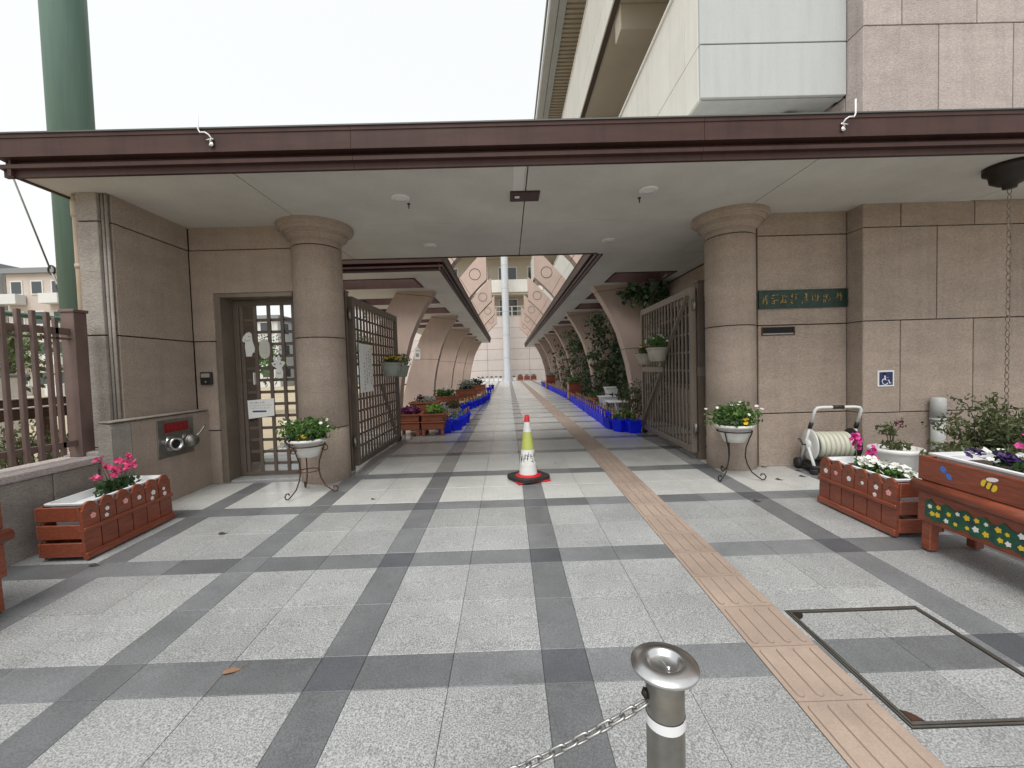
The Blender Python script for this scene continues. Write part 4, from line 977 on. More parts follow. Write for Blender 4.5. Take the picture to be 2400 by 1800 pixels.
foliage('leaves', TR, 'leaf', (0, -.05, .20), (.12, .27, .05), 420, .035, 44, local=True, shell=0)
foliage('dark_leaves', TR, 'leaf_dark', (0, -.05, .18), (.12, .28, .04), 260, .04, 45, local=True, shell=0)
blooms('white_blossoms', TR, 'petal_white', (0, -.10, .195), (.11, .24, .06), 46, .021, 46, local=True)
blooms('pale_blossom_cluster', TR, 'petal_white', (-.03, .02, .21), (.06, .10, .06), 40, .02, 47, local=True)
# tall pink flowers behind it grow from the same trough
b = MB(); s = MB(); r = random.Random(48)
for (x, y_, z) in ((.02, .22, .40), (.09, .13, .27), (.05, .25, .33)):
    s.tube([(x, y_-.02, .14), (x, y_, z)], .004, 5)
    for q in range(16): b.flower((x+r.gauss(0, .018), y_+r.gauss(0, .018), z+r.gauss(0, .022)), .02, r, 1.0)
b.build('magenta_blossoms', 'petal_magenta', TR, local=True); s.build('stems', 'stem', TR, local=True)

# legged planter boxes with painted flowers
def legged_planter(lab, xf, face, y0, y1, seed, H=.63):
    """long box on legs; the painted front lies at x=xf and looks along face*x"""
    zb = gz((y0+y1)/2)+.012; dp = .40
    t = thing('legged_planter', lab, 'planter', (xf-face*dp/2, (y0+y1)/2, zb), 'legged planter boxes', (TILT, 0, 0))
    d_ = (y1-y0)/2; h = dp/2*face   # local front face at x=h
    def bp(nm, xa, xb, ya, yb, za, zb_, m='wood', c=.006): b = MB(); b.cbox(min(xa, xb), max(xa, xb), ya, yb, za, zb_, c); return b.build(nm, m, t, local=True)
    for ye in (-d_+.02, d_-.08):
        for xx in (h-face*.02, -h+face*.08): bp('leg', xx, xx-face*.06, ye, ye+.06, 0, .21)
    bp('front_board', h, h-face*.022, -d_, d_, .46, H-.015); bp('lower_board', h-face*.004, h-face*.024, -d_+.004, d_-.004, .19, .385)
    b = MB(); b.tube([(h+face*.004, -d_-.012, .422), (h+face*.004, d_+.012, .422)], .037, 14); b.build('rounded_rail', 'wood', t, local=True)
    bp('back_board', -h, -h+face*.022, -d_, d_, .19, H-.015)
    for ye in (-d_+.001, d_-.023): bp('end_board', h-face*.025, -h+face*.025, ye, ye+.022, .19, H-.02)
    bp('floor_board', h-face*.03, -h+face*.03, -d_+.03, d_-.03, .2, .22)
    # painted hedge of flowers and insects on the front
    b = MB(); top = []; bot = []; r = random.Random(seed); n = 26; L_ = 2*d_-.14
    for i in range(n+1):
        yy_ = d_-.06-L_*i/n; top.append((yy_, .335+.016*math.sin(i*1.9)+r.uniform(-.005, .005))); bot.append((yy_, .222+.010*math.sin(i*1.7+1)))
    pl = top+list(reversed(bot)); xm = h+face*.0015
    b.prism(pl, 'x', min(xm, xm-face*.004), max(xm, xm-face*.004)); b.build('painted_hedge', 'paint_green', t, local=True, recalc=True)
    k = 0; yy_ = d_-.10
    while yy_ > -d_+.10:
        for z in (.255, .305):
            b = MB(); cz = z+r.uniform(-.012, .012); cy_ = yy_+r.uniform(-.012, .012); rad = r.uniform(.010, .016)
            pts_ = [(cy_+rad*(1+.22*math.cos(5*u))*math.cos(u), cz+rad*(1+.22*math.cos(5*u))*math.sin(u)) for u in [6.283*j/20 for j in range(20)]]
            xx = xm+face*.0015; b.prism(pts_, 'x', min(xx, xx-face*.0012), max(xx, xx-face*.0012)); b.build('painted_flower', ('paint_yellow', 'paint_white', 'paint_yellow')[k % 3], t, local=True, recalc=True); k += 1
        yy_ -= .052
    def spot(cy_, cz, ry, rz, m, nm, a=0, o=0):
        b = MB(); xx = h+face*(.002+o)
        b.prism([(cy_+ry*math.cos(u)*math.cos(a)-rz*math.sin(u)*math.sin(a), cz+ry*math.cos(u)*math.sin(a)+rz*math.sin(u)*math.cos(a)) for u in [6.283*j/16 for j in range(16)]], 'x', min(xx, xx-face*.0015), max(xx, xx-face*.0015)); b.build(nm, m, t, local=True, recalc=True)
    spot(d_-.16, .56, .022, .016, 'paint_blue', 'painted_bird', .9); spot(d_-.195, .525, .022, .014, 'paint_blue', 'painted_bird', 1.0)
    for q in range(3): spot(d_-.38-.026*q, .545-.008*q, .013, .021, 'paint_yellow', 'painted_bee', .3)
    for q in range(2): spot(d_-.393-.026*q, .541-.008*q, .004, .02, 'ink', 'painted_bee_stripe', .3, .001)
    spot(d_-.42, .575, .03, .012, 'paint_white', 'painted_bee_wing', -.2)
    # white trough
    L = thing('planter_trough', 'white plastic trough in the legged planter at the far %s edge' % ('left' if face > 0 else 'right'), 'trough', t.location+Vector((0, 0, .40)), 'white planter troughs', (TILT, 0, 0))
    a_, c_ = dp/2-.045, d_-.075; b = MB()
    rings = [(a_-.02, c_-.03, 0), (a_-.004, c_-.01, .222), (a_+.018, c_+.018, .226), (a_+.02, c_+.02, .238), (a_-.004, c_-.004, .24), (a_-.012, c_-.014, .19)]
    vs = [(sx*a, sy*c, z) for a, c, z in rings for sx, sy in ((1, 1), (-1, 1), (-1, -1), (1, -1))]
    fs = [(3, 2, 1, 0)]+[(j*4+i, j*4+(i+1) % 4, (j+1)*4+(i+1) % 4, (j+1)*4+i) for j in range(len(rings)-1) for i in range(4)]
    b.add(vs, fs); b.build('trough', 'white_plastic', L, local=True)
    b = MB(); b.box(-a_+.014, a_-.014, -c_+.016, c_-.016, .12, .19); b.build('soil', 'soil', L, local=True)
    return t, L
_, LR = legged_planter('legged red-brown planter box with painted flowers and bee at the right edge', 2.55, -1, .10, 1.03, 51)
foliage('leaves', LR, 'leaf_dark', (0, -.05, .25), (.13, .36, .06), 420, .045, 52, local=True, shell=0)
blooms('violet_blossoms', LR, 'petal_violet', (-.03, .16, .25), (.09, .16, .05), 26, .026, 53, local=True)
blooms('white_blossoms', LR, 'petal_white', (-.02, .10, .25), (.10, .22, .05), 10, .022, 54, local=True)
b = MB(); r = random.Random(55); s = MB()
for (x, y_, z) in ((.0, .0, .42), (.02, -.10, .44), (.03, -.20, .40)):
    s.tube([(x, y_, .2), (x, y_, z)], .004, 5)
    for q in range(16): b.flower((x+r.gauss(0, .022), y_+r.gauss(0, .022), z+r.gauss(0, .022)), .022, r, 1.0)
b.build('magenta_blossoms', 'petal_magenta', LR, local=True); s.build('stems', 'stem', LR, local=True)
_, LL = legged_planter('legged red-brown planter box just entering at the left edge', -2.95, 1, -.26, .67, 56)
foliage('leaves', LL, 'leaf_dark', (0, 0, .25), (.12, .36, .06), 380, .045, 57, local=True, shell=0)
blooms('white_blossoms', LL, 'petal_white', (0, 0, .25), (.12, .33, .06), 24, .022, 58, local=True)

# pots and shrubs against the right wall
def pot(nm, lab, cat, loc, prof, m, seed=0, group=None):
    t = thing(nm, lab, cat, loc, group); b = MB(); b.lathe(prof, n=28); b.build('pot', m, t, local=True)
    rt_, zt = max(prof, key=lambda p: p[1]); b = MB(); b.lathe([(0, zt-.04), (rt_-.02, zt-.042)], n=20, cap=False); b.build('soil', 'soil', t, local=True); return t
wp = pot('white_pot', 'large round white pot with a sparse plant behind the right planter', 'flower pot', (3.63, 2.32, gz(2.32)), [(.13, 0), (.15, .005), (.185, .28), (.20, .30), (.215, .315), (.215, .345), (.195, .35), (.185, .31)], 'white_pot')
foliage('leaves', wp, 'leaf_olive', (0, 0, .37), (.16, .15, .06), 120, .05, 61, local=True, shell=0)
stems('stems', wp, 'twig', (-.05, 0, .3), [(-.13, -.02, .52), (-.08, .02, .56), (-.02, .0, .50), (.02, .03, .60), (.06, 0, .58)], .005, True)
foliage('upper_leaves', wp, 'leaf_olive', (-.08, 0, .52), (.09, .08, .09), 90, .045, 62, local=True, shell=0)
foliage('dry_leaves', wp, 'leaf_maroon', (.05, 0, .58), (.06, .05, .06), 30, .035, 63, local=True, shell=0)
sh = thing('feathery_shrub', 'feathery green shrub growing against the right wall', 'shrub', (4.30, 1.95, gz(1.95)))
b = MB(); b.lathe([(.16, 0), (.19, .26), (.21, .27), (.21, .30), (.19, .30)], n=20); b.build('pot', 'terracotta', sh, local=True)
r = random.Random(71); bl = MB(); bs = MB()
for i in range(90):
    a = r.uniform(0, 6.283); L_ = r.uniform(.3, .72); ele = r.uniform(.25, 1.35); base = Vector((r.uniform(-.08, .08), r.uniform(-.08, .08), .28))
    d = Vector((math.cos(a)*math.cos(ele), math.sin(a)*math.cos(ele)*.8, math.sin(ele))); p0 = base; pts_ = [p0]
    for k in range(1, 7):
        q = base+d*L_*k/6+Vector((0, 0, -.16*(k/6)**2*L_)); pts_.append(q)
        for s_ in range(9):
            bl.leaf(q+Vector((r.gauss(0, .03), r.gauss(0, .03), r.gauss(0, .02))), .055, r, .7, .36)
    bs.tube(pts_, .003, 4, r1=.001)
bl.build('leaves', 'leaf_olive', sh, local=True); bs.build('branches', 'twig', sh, local=True)
tw = thing('bare_twig_plant', 'thin arching twig with tiny dark leaves in front of the grey conduit', 'plant', (4.28, 2.25, gz(2.25)))
b = MB(); b.lathe([(.08, 0), (.10, .16), (.11, .17), (.09, .17)], n=16); b.build('pot', 'terracotta', tw, local=True)
b = MB(); b.tube([(0, 0, .15), (.05, 0, .4), (.04, 0, .62), (-.03, 0, .76), (-.12, 0, .81), (-.19, 0, .82)], .004, 5); b.tube([(.05, 0, .4), (.14, 0, .58), (.21, 0, .66)], .003, 5); b.build('branches', 'twig', tw, local=True)
r = random.Random(73); b = MB()
for i in range(46):
    u = r.random(); p = Vector((.04-.23*u, r.gauss(0, .01), .62+.33*u-.13*u*u)); b.leaf(p+Vector((r.gauss(0, .012), 0, r.gauss(0, .014))), .03, r, .3)
for i in range(22):
    u = r.random(); p = Vector((.05+.16*u, r.gauss(0, .01), .4+.26*u)); b.leaf(p+Vector((r.gauss(0, .012), 0, r.gauss(0, .014))), .03, r, .3)
b.build('leaves', 'leaf_dark', tw, local=True)
st = thing('small_dark_tree', 'small dark tree with crooked trunk at the right edge by the wall', 'tree', (4.72, 1.75, gz(1.75)))
b = MB(); b.tube([(0, 0, 0), (.01, 0, .35), (-.02, 0, .62), (-.07, 0, .86), (-.12, .0, 1.08), (-.17, 0, 1.17)], [.06, .05, .035, .022, .012, .005], 8); b.tube([(0, 0, .6), (.09, 0, .85), (.15, .02, 1.1), (.20, 0, 1.35)], [.03, .02, .012, .006], 7); b.tube([(-.07, 0, .86), (-.02, 0, 1.05), (.01, 0, 1.22)], .008, 6)
b.tube([(.15, .02, 1.1), (.05, .02, 1.3), (.0, .02, 1.38)], .006, 5); b.build('trunk', 'bark', st, local=True)
foliage('crown', st, 'leaf_dark', (.16, 0, .98), (.22, .2, .24), 280, .05, 75, local=True, shell=.1)
foliage('tip_leaves', st, 'leaf_dark', (-.15, 0, 1.13), (.07, .04, .05), 26, .03, 76, local=True, shell=0)
# hose reel
hr = thing('hose_reel', 'white wheeled hose reel with coiled hose beside the right column wall', 'hose reel', (3.36, 2.78, gz(2.78)), rot=(0, 0, R(-8)))
b = MB(); pts_ = []
for i in range(7*24+1):
    u = i/24; pts_.append((-.165+.33*((u/7)), .118*math.cos(6.283*u), .285+.118*math.sin(6.283*u)))
b.tube(pts_, .024, 8); b.build('hose_coil', 'hose', hr, local=True)
b = MB(); pts_ = [(-.15+.30*i/(6*24), .082*math.cos(6.283*i/24), .285+.082*math.sin(6.283*i/24)) for i in range(6*24+1)]; b.tube(pts_, .026, 7); b.build('inner_coil', 'hose', hr, local=True)
for k, (x, m) in enumerate(((-.215, 'reel_white'), (.20, 'black'))):
    b = MB(); b.lathe([(0, -.012), (.10, -.014), (.165, -.008), (.175, 0), (.165, .008), (.06, .012), (0, .012)], n=30)
    o = b.build('reel_flange', m, hr, local=True); o.rotation_euler = (0, R(90), 0); o.location = (x, 0, .285)
b = MB(); b.lathe([(0, -.03), (.05, -.03), (.06, -.005), (.06, 0)], n=18); o = b.build('hub', 'reel_white', hr, local=True); o.rotation_euler = (0, R(90), 0); o.location = (-.225, 0, .285)
b = MB(); b.tube([(-.255, 0, .285), (-.285, 0, .285), (-.29, .04, .34), (-.31, .04, .34)], .009, 7); b.build('crank', 'black', hr, local=True)
for x in (-.245, .235):
    b = MB(); b.tube([(x, .12, .06), (x, .02, .30), (x+(.03 if x < 0 else .0), -.02, .50)], .016, 8); b.tube([(x, -.15, .06), (x, .0, .32)], .016, 8); b.build('side_frame', 'reel_white', hr, local=True)
    b = MB(); b.tube([(x+(.024 if x < 0 else 0), -.012, .465), (x+(.035 if x < 0 else .005), -.03, .53)], .021, 8); b.build('grip_joint', 'black', hr, local=True)
b = MB(); b.tube([(-.21, -.032, .53), (-.19, -.05, .66), (-.17, -.055, .688), (-.12, -.056, .695), (.20, -.056, .695), (.245, -.055, .688), (.262, -.05, .66), (.24, -.032, .53)], .016, 9); b.build('handle', 'reel_white', hr, local=True)
b = MB(); b.tube([(-.02, -.056, .695), (.09, -.056, .695)], .020, 10); b.build('handle_grip', 'black', hr, local=True)
b = MB(); b.cbox(-.27, .27, -.17, .15, .045, .085, .012); b.build('base', 'black', hr, local=True)
for x in (-.285, .285):
    b = MB(); b.lathe([(0, -.02), (.055, -.02), (.06, -.012), (.06, .012), (.055, .02), (0, .02)], n=18); o = b.build('wheel', 'rubber', hr, local=True); o.rotation_euler = (0, R(90), 0); o.location = (x, .10, .065)
    b = MB(); b.cbox(x*.9-.03, x*.9+.03, -.19, -.12, .0, .05, .008); b.build('foot', 'black', hr, local=True)

# ------------------------------------------------------------------ traffic cone
co = thing('traffic_cone', 'traffic cone with red tip, lime band and white lettered sleeve in the gateway', 'traffic cone', (.075, 2.83, gz(2.83)))
def cr_(z): return .10-.076*(z-.06)/.63
for nm, z0, z1, m, o_ in (('tip', .625, .69, 'cone_red', 0), ('reflective_band', .515, .624, 'cone_silver', .001), ('lime_band', .33, .514, 'cone_lime', .002), ('lettered_sleeve', .155, .329, 'cone_white', .0025), ('lower_cone', .058, .154, 'cone_white', 0)):
    b = MB(); b.lathe([(cr_(z0)+o_, z0), (cr_(z1)+o_, z1)]+([(.016, .7), (0, .702)] if nm == 'tip' else []), n=28, cap=False); b.build(nm, m, co, local=True)
b = MB(); b.lathe([(.10, .062), (.125, .052), (.165, .035), (.17, .028), (.12, .027)], n=32, cap=False); b.build('red_skirt', 'cone_red', co, local=True)
b = MB(); b.cbox(-.185, .185, -.185, .185, .0, .014, .006); o = b.build('base', 'cone_red', co, local=True); o.rotation_euler = (0, 0, R(20))
b = MB(); n_ = 24
pl = [(.20*(abs(math.cos(a))**.55)*(1 if math.cos(a) > 0 else -1), .20*(abs(math.sin(a))**.55)*(1 if math.sin(a) > 0 else -1)) for a in [6.283*k/32 for k in range(32)]]
b.prism(pl, 'z', .0145, .045); o = b.build('rubber_weight', 'rubber', co, local=True, recalc=True); o.rotation_euler = (0, 0, R(32))
r3 = random.Random(77)
for k in range(5):
    b = MB(); a0 = -math.pi/2+(-1.0+.5*k)
    for q in range(6):
        kind = r3.random(); z = .245+r3.uniform(-.04, .035); da = r3.uniform(-.14, .14); rr = cr_(z)+.0035
        if kind < .6: pts_ = [(rr*math.cos(a0+da+s_*.11), rr*math.sin(a0+da+s_*.11), z) for s_ in (-1, 0, 1)]
        else: pts_ = [((cr_(z+s_*.025)+.0035)*math.cos(a0+da), (cr_(z+s_*.025)+.0035)*math.sin(a0+da), z+s_*.025) for s_ in (-1, 0, 1)]
        b.tube(pts_, .0028, 5)
    b.build('lettering', 'ink', co, local=True)

# ------------------------------------------------------------------ bollard and chain
def bollard(x, y_, lab):
    t = thing('bollard', lab, 'bollard', (x, y_, gz(y_)), 'stainless bollards')
    H = .57-gz(y_); r = .039
    b = MB(); b.lathe([(r, -.02), (r, H-.125)], n=32, cap=False); b.build('lower_tube', 'steel_dull', t, local=True)
    b = MB(); b.lathe([(r+.0012, H-.1245), (r+.0012, H-.103)], n=32, cap=False); b.build('reflective_band', 'white_plastic', t, local=True)
    b = MB(); b.lathe([(r, H-.1025), (r, H-.015), (r-.004, H-.012)], n=32, cap=False); b.build('upper_tube', 'steel_dull', t, local=True)
    b = MB(); b.lathe([(r-.002, H-.016), (.055, H-.012), (.068, H-.006), (.0695, H-.002), (.068, H+.002), (.05, H+.006), (.039, H+.009), (.035, H+.007), (.031, H-.001), (.026, H-.0035), (0, H-.0035)], n=48); cp = b.build('cap', 'steel', t, local=True)
    b = MB(); b.tube([(-.003, .016, H-.0005), (.002, -.008, H-.0005), (.005, -.016, H+.001)], [.0016, .002, .0042], 8); b.build('key_bar', 'chrome', cp, local=True)
    b = MB(); b.lathe([(0, 0), (.010, 0), (.012, .004), (.0, .012)], n=14); o = b.build('chain_lug', 'iron', t, local=True); o.rotation_euler = (0, R(-90), 0); o.location = (-r, 0, H-.062)
    return t
bollard(.195, -.82, 'stainless steel bollard with dished cap and white band in the foreground')
bollard(-1.75, -.82, 'stainless steel bollard holding the far end of the chain')
ch = thing('barrier_chain', 'steel link chain running from the foreground bollard to the lower left', 'chain', (-.75, -.82, gz(-.82)+.3))
p0 = Vector((.155, -.82, .488)); p1 = Vector((-1.71, -.82, .488)); N = 74; lm = None
def chainp(u): return p0+(p1-p0)*u+Vector((0, 0, -.27*4*u*(1-u)))
for i in range(N):
    a = chainp(i/N); c = chainp((i+1)/N); mid = (a+c)/2; d = (c-a)
    if lm is None:
        b = MB(); L2, r2_ = .0135, .0065; pl = [(L2/2*0+sx*.0098+.0082*math.cos(u)*1.0, .0082*math.sin(u), 0) for sx, us in ((1, [R(-90+30*k) for k in range(7)]), (-1, [R(90+30*k) for k in range(7)])) for u in us]
        b.tube(pl, .0031, 7, closed=True); lm = b.mesh('link'); lm.materials.append(MATS['steel_chain'])
    o = inst('chain_link', lm, ch, mid-ch.location)
    o.rotation_euler = (R(90) if i % 2 else R(0), -math.atan2(d.z, d.x) if d.x > 0 else -math.atan2(d.z, d.x), 0)
    o.rotation_mode = 'QUATERNION'
    q = d.to_track_quat('X', 'Z'); from mathutils import Quaternion
    o.rotation_quaternion = q @ Quaternion((1, 0, 0), R(90) if i % 2 else R(10))

# ------------------------------------------------------------------ baskets hung on the gate leaves
def hanging(lab, loc, rad, h, m, leafm, leafc, lr, n, seed, bloomm, nb, bs, trail=None):
    t = thing('hanging_basket', lab, 'flower pot', loc, 'pots hung on the gates')
    b = MB(); b.lathe([(rad*.62, 0), (rad*.68, .004), (rad*.9, h*.7), (rad*.97, h-.02), (rad*1.04, h-.015), (rad*1.06, h), (rad*.98, h+.004), (rad*.92, h-.03)], n=24); b.build('pot', m, t, local=True)
    b = MB(); b.lathe([(0, h-.03), (rad*.92, h-.03)], n=18, cap=False); b.build('soil', 'soil', t, local=True)
    foliage('leaves', t, leafm, (0, 0, h+leafc), lr, n, .035, seed, local=True, shell=.1)
    if nb: blooms('blossoms', t, bloomm, (0, 0, h+leafc*.6), (lr[0]*.95, lr[1]*.95, lr[2]), nb, bs, seed+1, local=True)
    b = MB(); s_ = 1 if loc[0] > 0 else -1
    b.tube([(s_*.0, 0, h-.01), (s_*(rad+.02), 0, h+.02), (s_*(rad+.05), 0, h+.05), (s_*(rad+.055), 0, h+.02)], .004, 6); b.build('hook', 'iron', t, local=True)
    return t
hanging('grey pot with yellow pansies hung on the left gate leaf', (-1.79, 4.35, 1.14), .145, .19, 'grey_pot', 'leaf_dark', .05, (.14, .14, .06), 170, 81, 'petal_yellow', 16, .030)
hanging('pot with spilling green leaves hung on the left gate leaf', (-1.78, 4.80, 1.12), .145, .17, 'grey_pot', 'leaf', .09, (.20, .18, .12), 420, 83, 'petal_white', 0, .02)
hanging('pot with bushy white flowers hung higher on the right gate leaf', (2.00, 4.20, 1.24), .15, .19, 'tan_pot', 'leaf', .09, (.20, .20, .12), 480, 85, 'petal_white', 26, .018)
hanging('pot with yellow flowers hung lower on the right gate leaf', (1.99, 4.72, 1.20), .135, .16, 'tan_pot', 'leaf_dark', .06, (.15, .15, .08), 220, 87, 'petal_yellow', 9, .026)

# ------------------------------------------------------------------ walkway pots: blue pots and their stakes
def blue_proto():
    t = thing('blue_pot', 'blue plastic planting pot', 'flower pot', (0, 0, FLOOR), 'blue pots along the walkway')
    b = MB(); e0, e1, H = .098, .128, .215
    sec = [(e0, 0), (e0+.004, .004), (e1-.006, H-.04), (e1+.010, H-.038), (e1+.012, H), (e1-.004, H+.002), (e1-.014, H-.03)]
    def sq(e, z): return [(sx*(e-.022)+.022*math.cos(R(u)), sy*(e-.022)+.022*math.sin(R(u)), z) for sx, sy, u0 in ((1, 1, 0), (-1, 1, 90), (-1, -1, 180), (1, -1, 270)) for u in (u0, u0+45, u0+90)]
    vs = [v for e, z in sec for v in sq(e, z)]; n = 12
    b.add(vs, [tuple(range(n-1, -1, -1))]+[(j*n+i, j*n+(i+1) % n, (j+1)*n+(i+1) % n, (j+1)*n+i) for j in range(len(sec)-1) for i in range(n)]); b.build('pot', 'blue_plastic', t, local=True)
    for a in range(4):
        b = MB(); b.cbox(-.04, .04, -.006, .006, .05, H-.06, .003); o = b.build('side_rib', 'blue_plastic', t, local=True)
        o.rotation_euler = (R(-8), 0, R(90*a)); o.location = (.114*math.sin(R(90*a)), -.114*math.cos(R(90*a)), 0)
    b = MB(); b.box(-.11, .11, -.11, .11, .16, .175); b.build('soil', 'soil', t, local=True)
    return t
proto = blue_proto(); used = [False]
def blue(x, y_, rz, label, stake=True, plant=None, seed=0):
    t = proto if not used[0] else copy_tree(proto); used[0] = True
    t.location = (x, y_, FLOOR); t.rotation_euler = (0, 0, rz); t['label'] = label
    if stake:
        for dx, dy in ((-.105, .1), (.105, .1)):
            b = MB(); b.tube([(dx, dy, .17), (dx, dy, .30)], .011, 6); b.lathe([(.018, .285), (.018, .31), (.006, .318)], dx, dy, 8); b.build('stake_holder', 'tan_plastic', t, local=True)
    if plant: foliage('seedlings', t, plant, (0, 0, .23), (.09, .09, .06), 60, .03, seed, local=True, shell=0)
    return t
r = random.Random(91)
for i in range(21):
    y_ = 6.35+.29*i; blue(1.80+.042*(y_-6.2)+r.uniform(-.01, .01), y_, r.uniform(-.06, .06), '%s blue pot from the gate in the straight row on the right' % ORD[i], True, None)
for i in range(30):
    y_ = 13.2+.45*i; blue(2.12+.008*(y_-13), y_, r.uniform(-.1, .1), 'blue pot in the distant row on the right of the walkway', False, 'leaf_dark' if i % 3 == 0 else None, 300+i)
for k, (x, y_, a, lab) in enumerate(((1.79, 5.98, .2, 'blue pot at the near corner of the right row'), (1.86, 5.66, .5, 'blue pot second nearest the right gate leaf'), (2.03, 5.50, .1, 'blue pot half hidden behind the right gate leaf'))):
    blue(x, y_, a, lab, True, 'leaf', 310+k)
for k, (x, y_, a) in enumerate(((-1.33, 6.12, .3), (-1.18, 6.42, .6), (-1.20, 6.78, .9), (-1.14, 7.12, .2), (-1.12, 7.5, .4), (-1.14, 7.85, .1))):
    blue(x, y_, a, ('nearest blue pot on the left of the walkway' if k == 0 else '%s blue pot from the gate in the near left cluster' % ORD[k]), True, 'leaf_lime' if k % 2 else 'leaf', 320+k)
for k, (x, y_, a) in enumerate(((-1.50, 9.5, .3), (-1.44, 9.9, .2), (-1.37, 10.3, .5), (-1.31, 10.7, .1), (-1.24, 11.1, .3), (-1.18, 11.5, .6), (-1.13, 11.95, .2), (-1.08, 12.4, .4), (-1.03, 12.9, .3), (-1.0, 13.5, .1), (-.98, 14.2, .5), (-.96, 15.0, .2))):
    blue(x, y_, a, '%s blue pot from the gate in the farther left cluster' % ORD[k], False, 'leaf' if k % 3 else 'leaf_lime', 340+k)
for k, (x, y_) in enumerate(((-1.1, 19.5), (-1.12, 20.2), (-1.1, 22.8), (-1.12, 23.6))): blue(x, y_, .2*k, '%s of four blue pots at the far end of the left side' % ordw[k], False)

# brown box pots and planter boxes along the walkway
def leggy_box(lab, x, y_, w_, d_, h, leg, seed, plants, m='terracotta', base=FLOOR, nm='brown_box_pot', group='brown box pots'):
    t = thing(nm, lab, 'planter', (x, y_, base), group)
    for sx in (-1, 1):
        for sy in (-1, 1):
            if leg > 0: b = MB(); b.cbox(sx*(w_/2-.03)-.028, sx*(w_/2-.03)+.028, sy*(d_/2-.03)-.028, sy*(d_/2-.03)+.028, 0, leg, .006); b.build('leg', m, t, local=True)
    b = MB(); b.cbox(-w_/2, w_/2, -d_/2, d_/2, leg+.001, leg+(h-leg)*.42, .012); b.build('lower_box', m, t, local=True)
    b = MB(); b.cbox(-w_/2-.012, w_/2+.012, -d_/2-.012, d_/2+.012, leg+(h-leg)*.43, leg+(h-leg)*.52, .01); b.build('belt', m, t, local=True)
    b = MB(); b.cbox(-w_/2+.006, w_/2-.006, -d_/2+.006, d_/2-.006, leg+(h-leg)*.53, h-.03, .012); b.build('upper_box', m, t, local=True)
    b = MB(); ring(b, w_/2+.014, d_/2+.014, .03, h-.029, h); b.build('rim', m, t, local=True)
    b = MB(); b.box(-w_/2+.02, w_/2-.02, -d_/2+.02, d_/2-.02, h-.029, h-.02); b.build('soil', 'soil', t, local=True)
    for k, (lm_, c, rad, n, sz) in enumerate(plants): foliage('plant', t, lm_, c, rad, n, sz, seed+k, local=True, shell=0, asp=.75)
    return t
leggy_box('brown box pot with purple ornamental kale behind the left gate leaf', -1.93, 5.98, .40, .40, .40, .11, 401, [('leaf_purple', (0, 0, .45), (.21, .2, .09), 230, .075), ('leaf_maroon', (0, 0, .42), (.2, .2, .05), 70, .08)])
leggy_box('brown box pot with lime green plant beside the purple kale', -1.49, 5.96, .40, .40, .40, .11, 405, [('leaf_lime', (0, 0, .47), (.20, .18, .11), 240, .075), ('leaf', (0, 0, .42), (.2, .2, .05), 60, .07)])
leggy_box('raised brown planter with pale flowers behind the two box pots', -1.78, 6.62, .55, .34, .56, .22, 409, [('leaf_silver', (.05, 0, .60), (.24, .16, .07), 160, .05), ('leaf_maroon', (-.1, 0, .62), (.12, .12, .09), 90, .05)])
leggy_box('brown planter of white-edged leaves midway along the left side', -1.72, 8.9, .62, .40, .52, .14, 413, [('leaf', (0, 0, .60), (.32, .2, .14), 300, .06), ('petal_white', (.08, 0, .66), (.15, .12, .10), 60, .05)])
leggy_box('brown planter of silvery flowers further along the left side', -1.55, 12.6, .7, .42, .50, .12, 417, [('leaf_silver', (0, 0, .66), (.35, .22, .22), 300, .07), ('leaf_dark', (0, 0, .58), (.36, .24, .14), 260, .07)])
leggy_box('low brown planter near the far end of the left side', -1.5, 16.5, .8, .45, .50, .1, 421, [('leaf_dark', (0, 0, .62), (.42, .25, .18), 260, .08), ('petal_white', (0, 0, .68), (.3, .2, .12), 60, .06)])
leggy_box('tall stacked red-brown planter on the right behind the blue row', 2.16, 12.75, .42, .42, .62, .06, 425, [('leaf', (0, 0, .70), (.25, .25, .14), 240, .06), ('petal_white', (0, 0, .74), (.22, .22, .1), 26, .035)], 'wood')
leggy_box('red-brown planter far along the right of the walkway', 2.25, 21.6, .5, .5, .72, .05, 429, [('leaf_silver', (.1, 0, .8), (.3, .3, .14), 150, .08)], 'wood')
# silver and maroon bedding pots between
for k, (x, y_, lm_, lab) in enumerate(((-1.52, 7.25, 'leaf_silver', 'grey bowl of silvery leaves beside the near left blue pots'), (-1.62, 7.8, 'leaf_maroon', 'grey bowl of maroon leaves on the left of the walkway'), (-1.45, 8.35, 'leaf_olive', 'grey bowl of olive leaves on the left of the walkway'), (-2.1, 7.55, 'leaf_dark', 'grey bowl of dark leaves at the foot of the first left arch'), (-2.05, 10.6, 'leaf_maroon', 'large maroon-leaved pot by the second left arch'))):
    t = pot('bowl_pot', lab, 'flower pot', (x, y_, FLOOR), [(.11, 0), (.13, .004), (.19, .2), (.20, .24), (.18, .24)], 'grey_pot', group='bowl pots on the left'); big = 1.5 if k == 4 else 1
    foliage('plant', t, lm_, (0, 0, .33*big), (.24*big, .22*big, .14*big), 220, .06, 440+k, local=True, shell=0)
# low white shelf rack on the left
t = thing('white_plant_shelf', 'low white slatted plant shelf behind the left pots', 'shelf', (-1.95, 8.1, FLOOR))
for i in range(4): b = MB(); b.cbox(-.3+.16*i, -.18+.16*i, -.7, .7, .36, .38, .004); b.build('slat', 'white_pot', t, local=True)
for sx in (-.27, .27):
    for sy in (-.62, .62): b = MB(); b.cbox(sx-.02, sx+.02, sy-.02, sy+.02, 0, .359, .004); b.build('leg', 'white_pot', t, local=True)
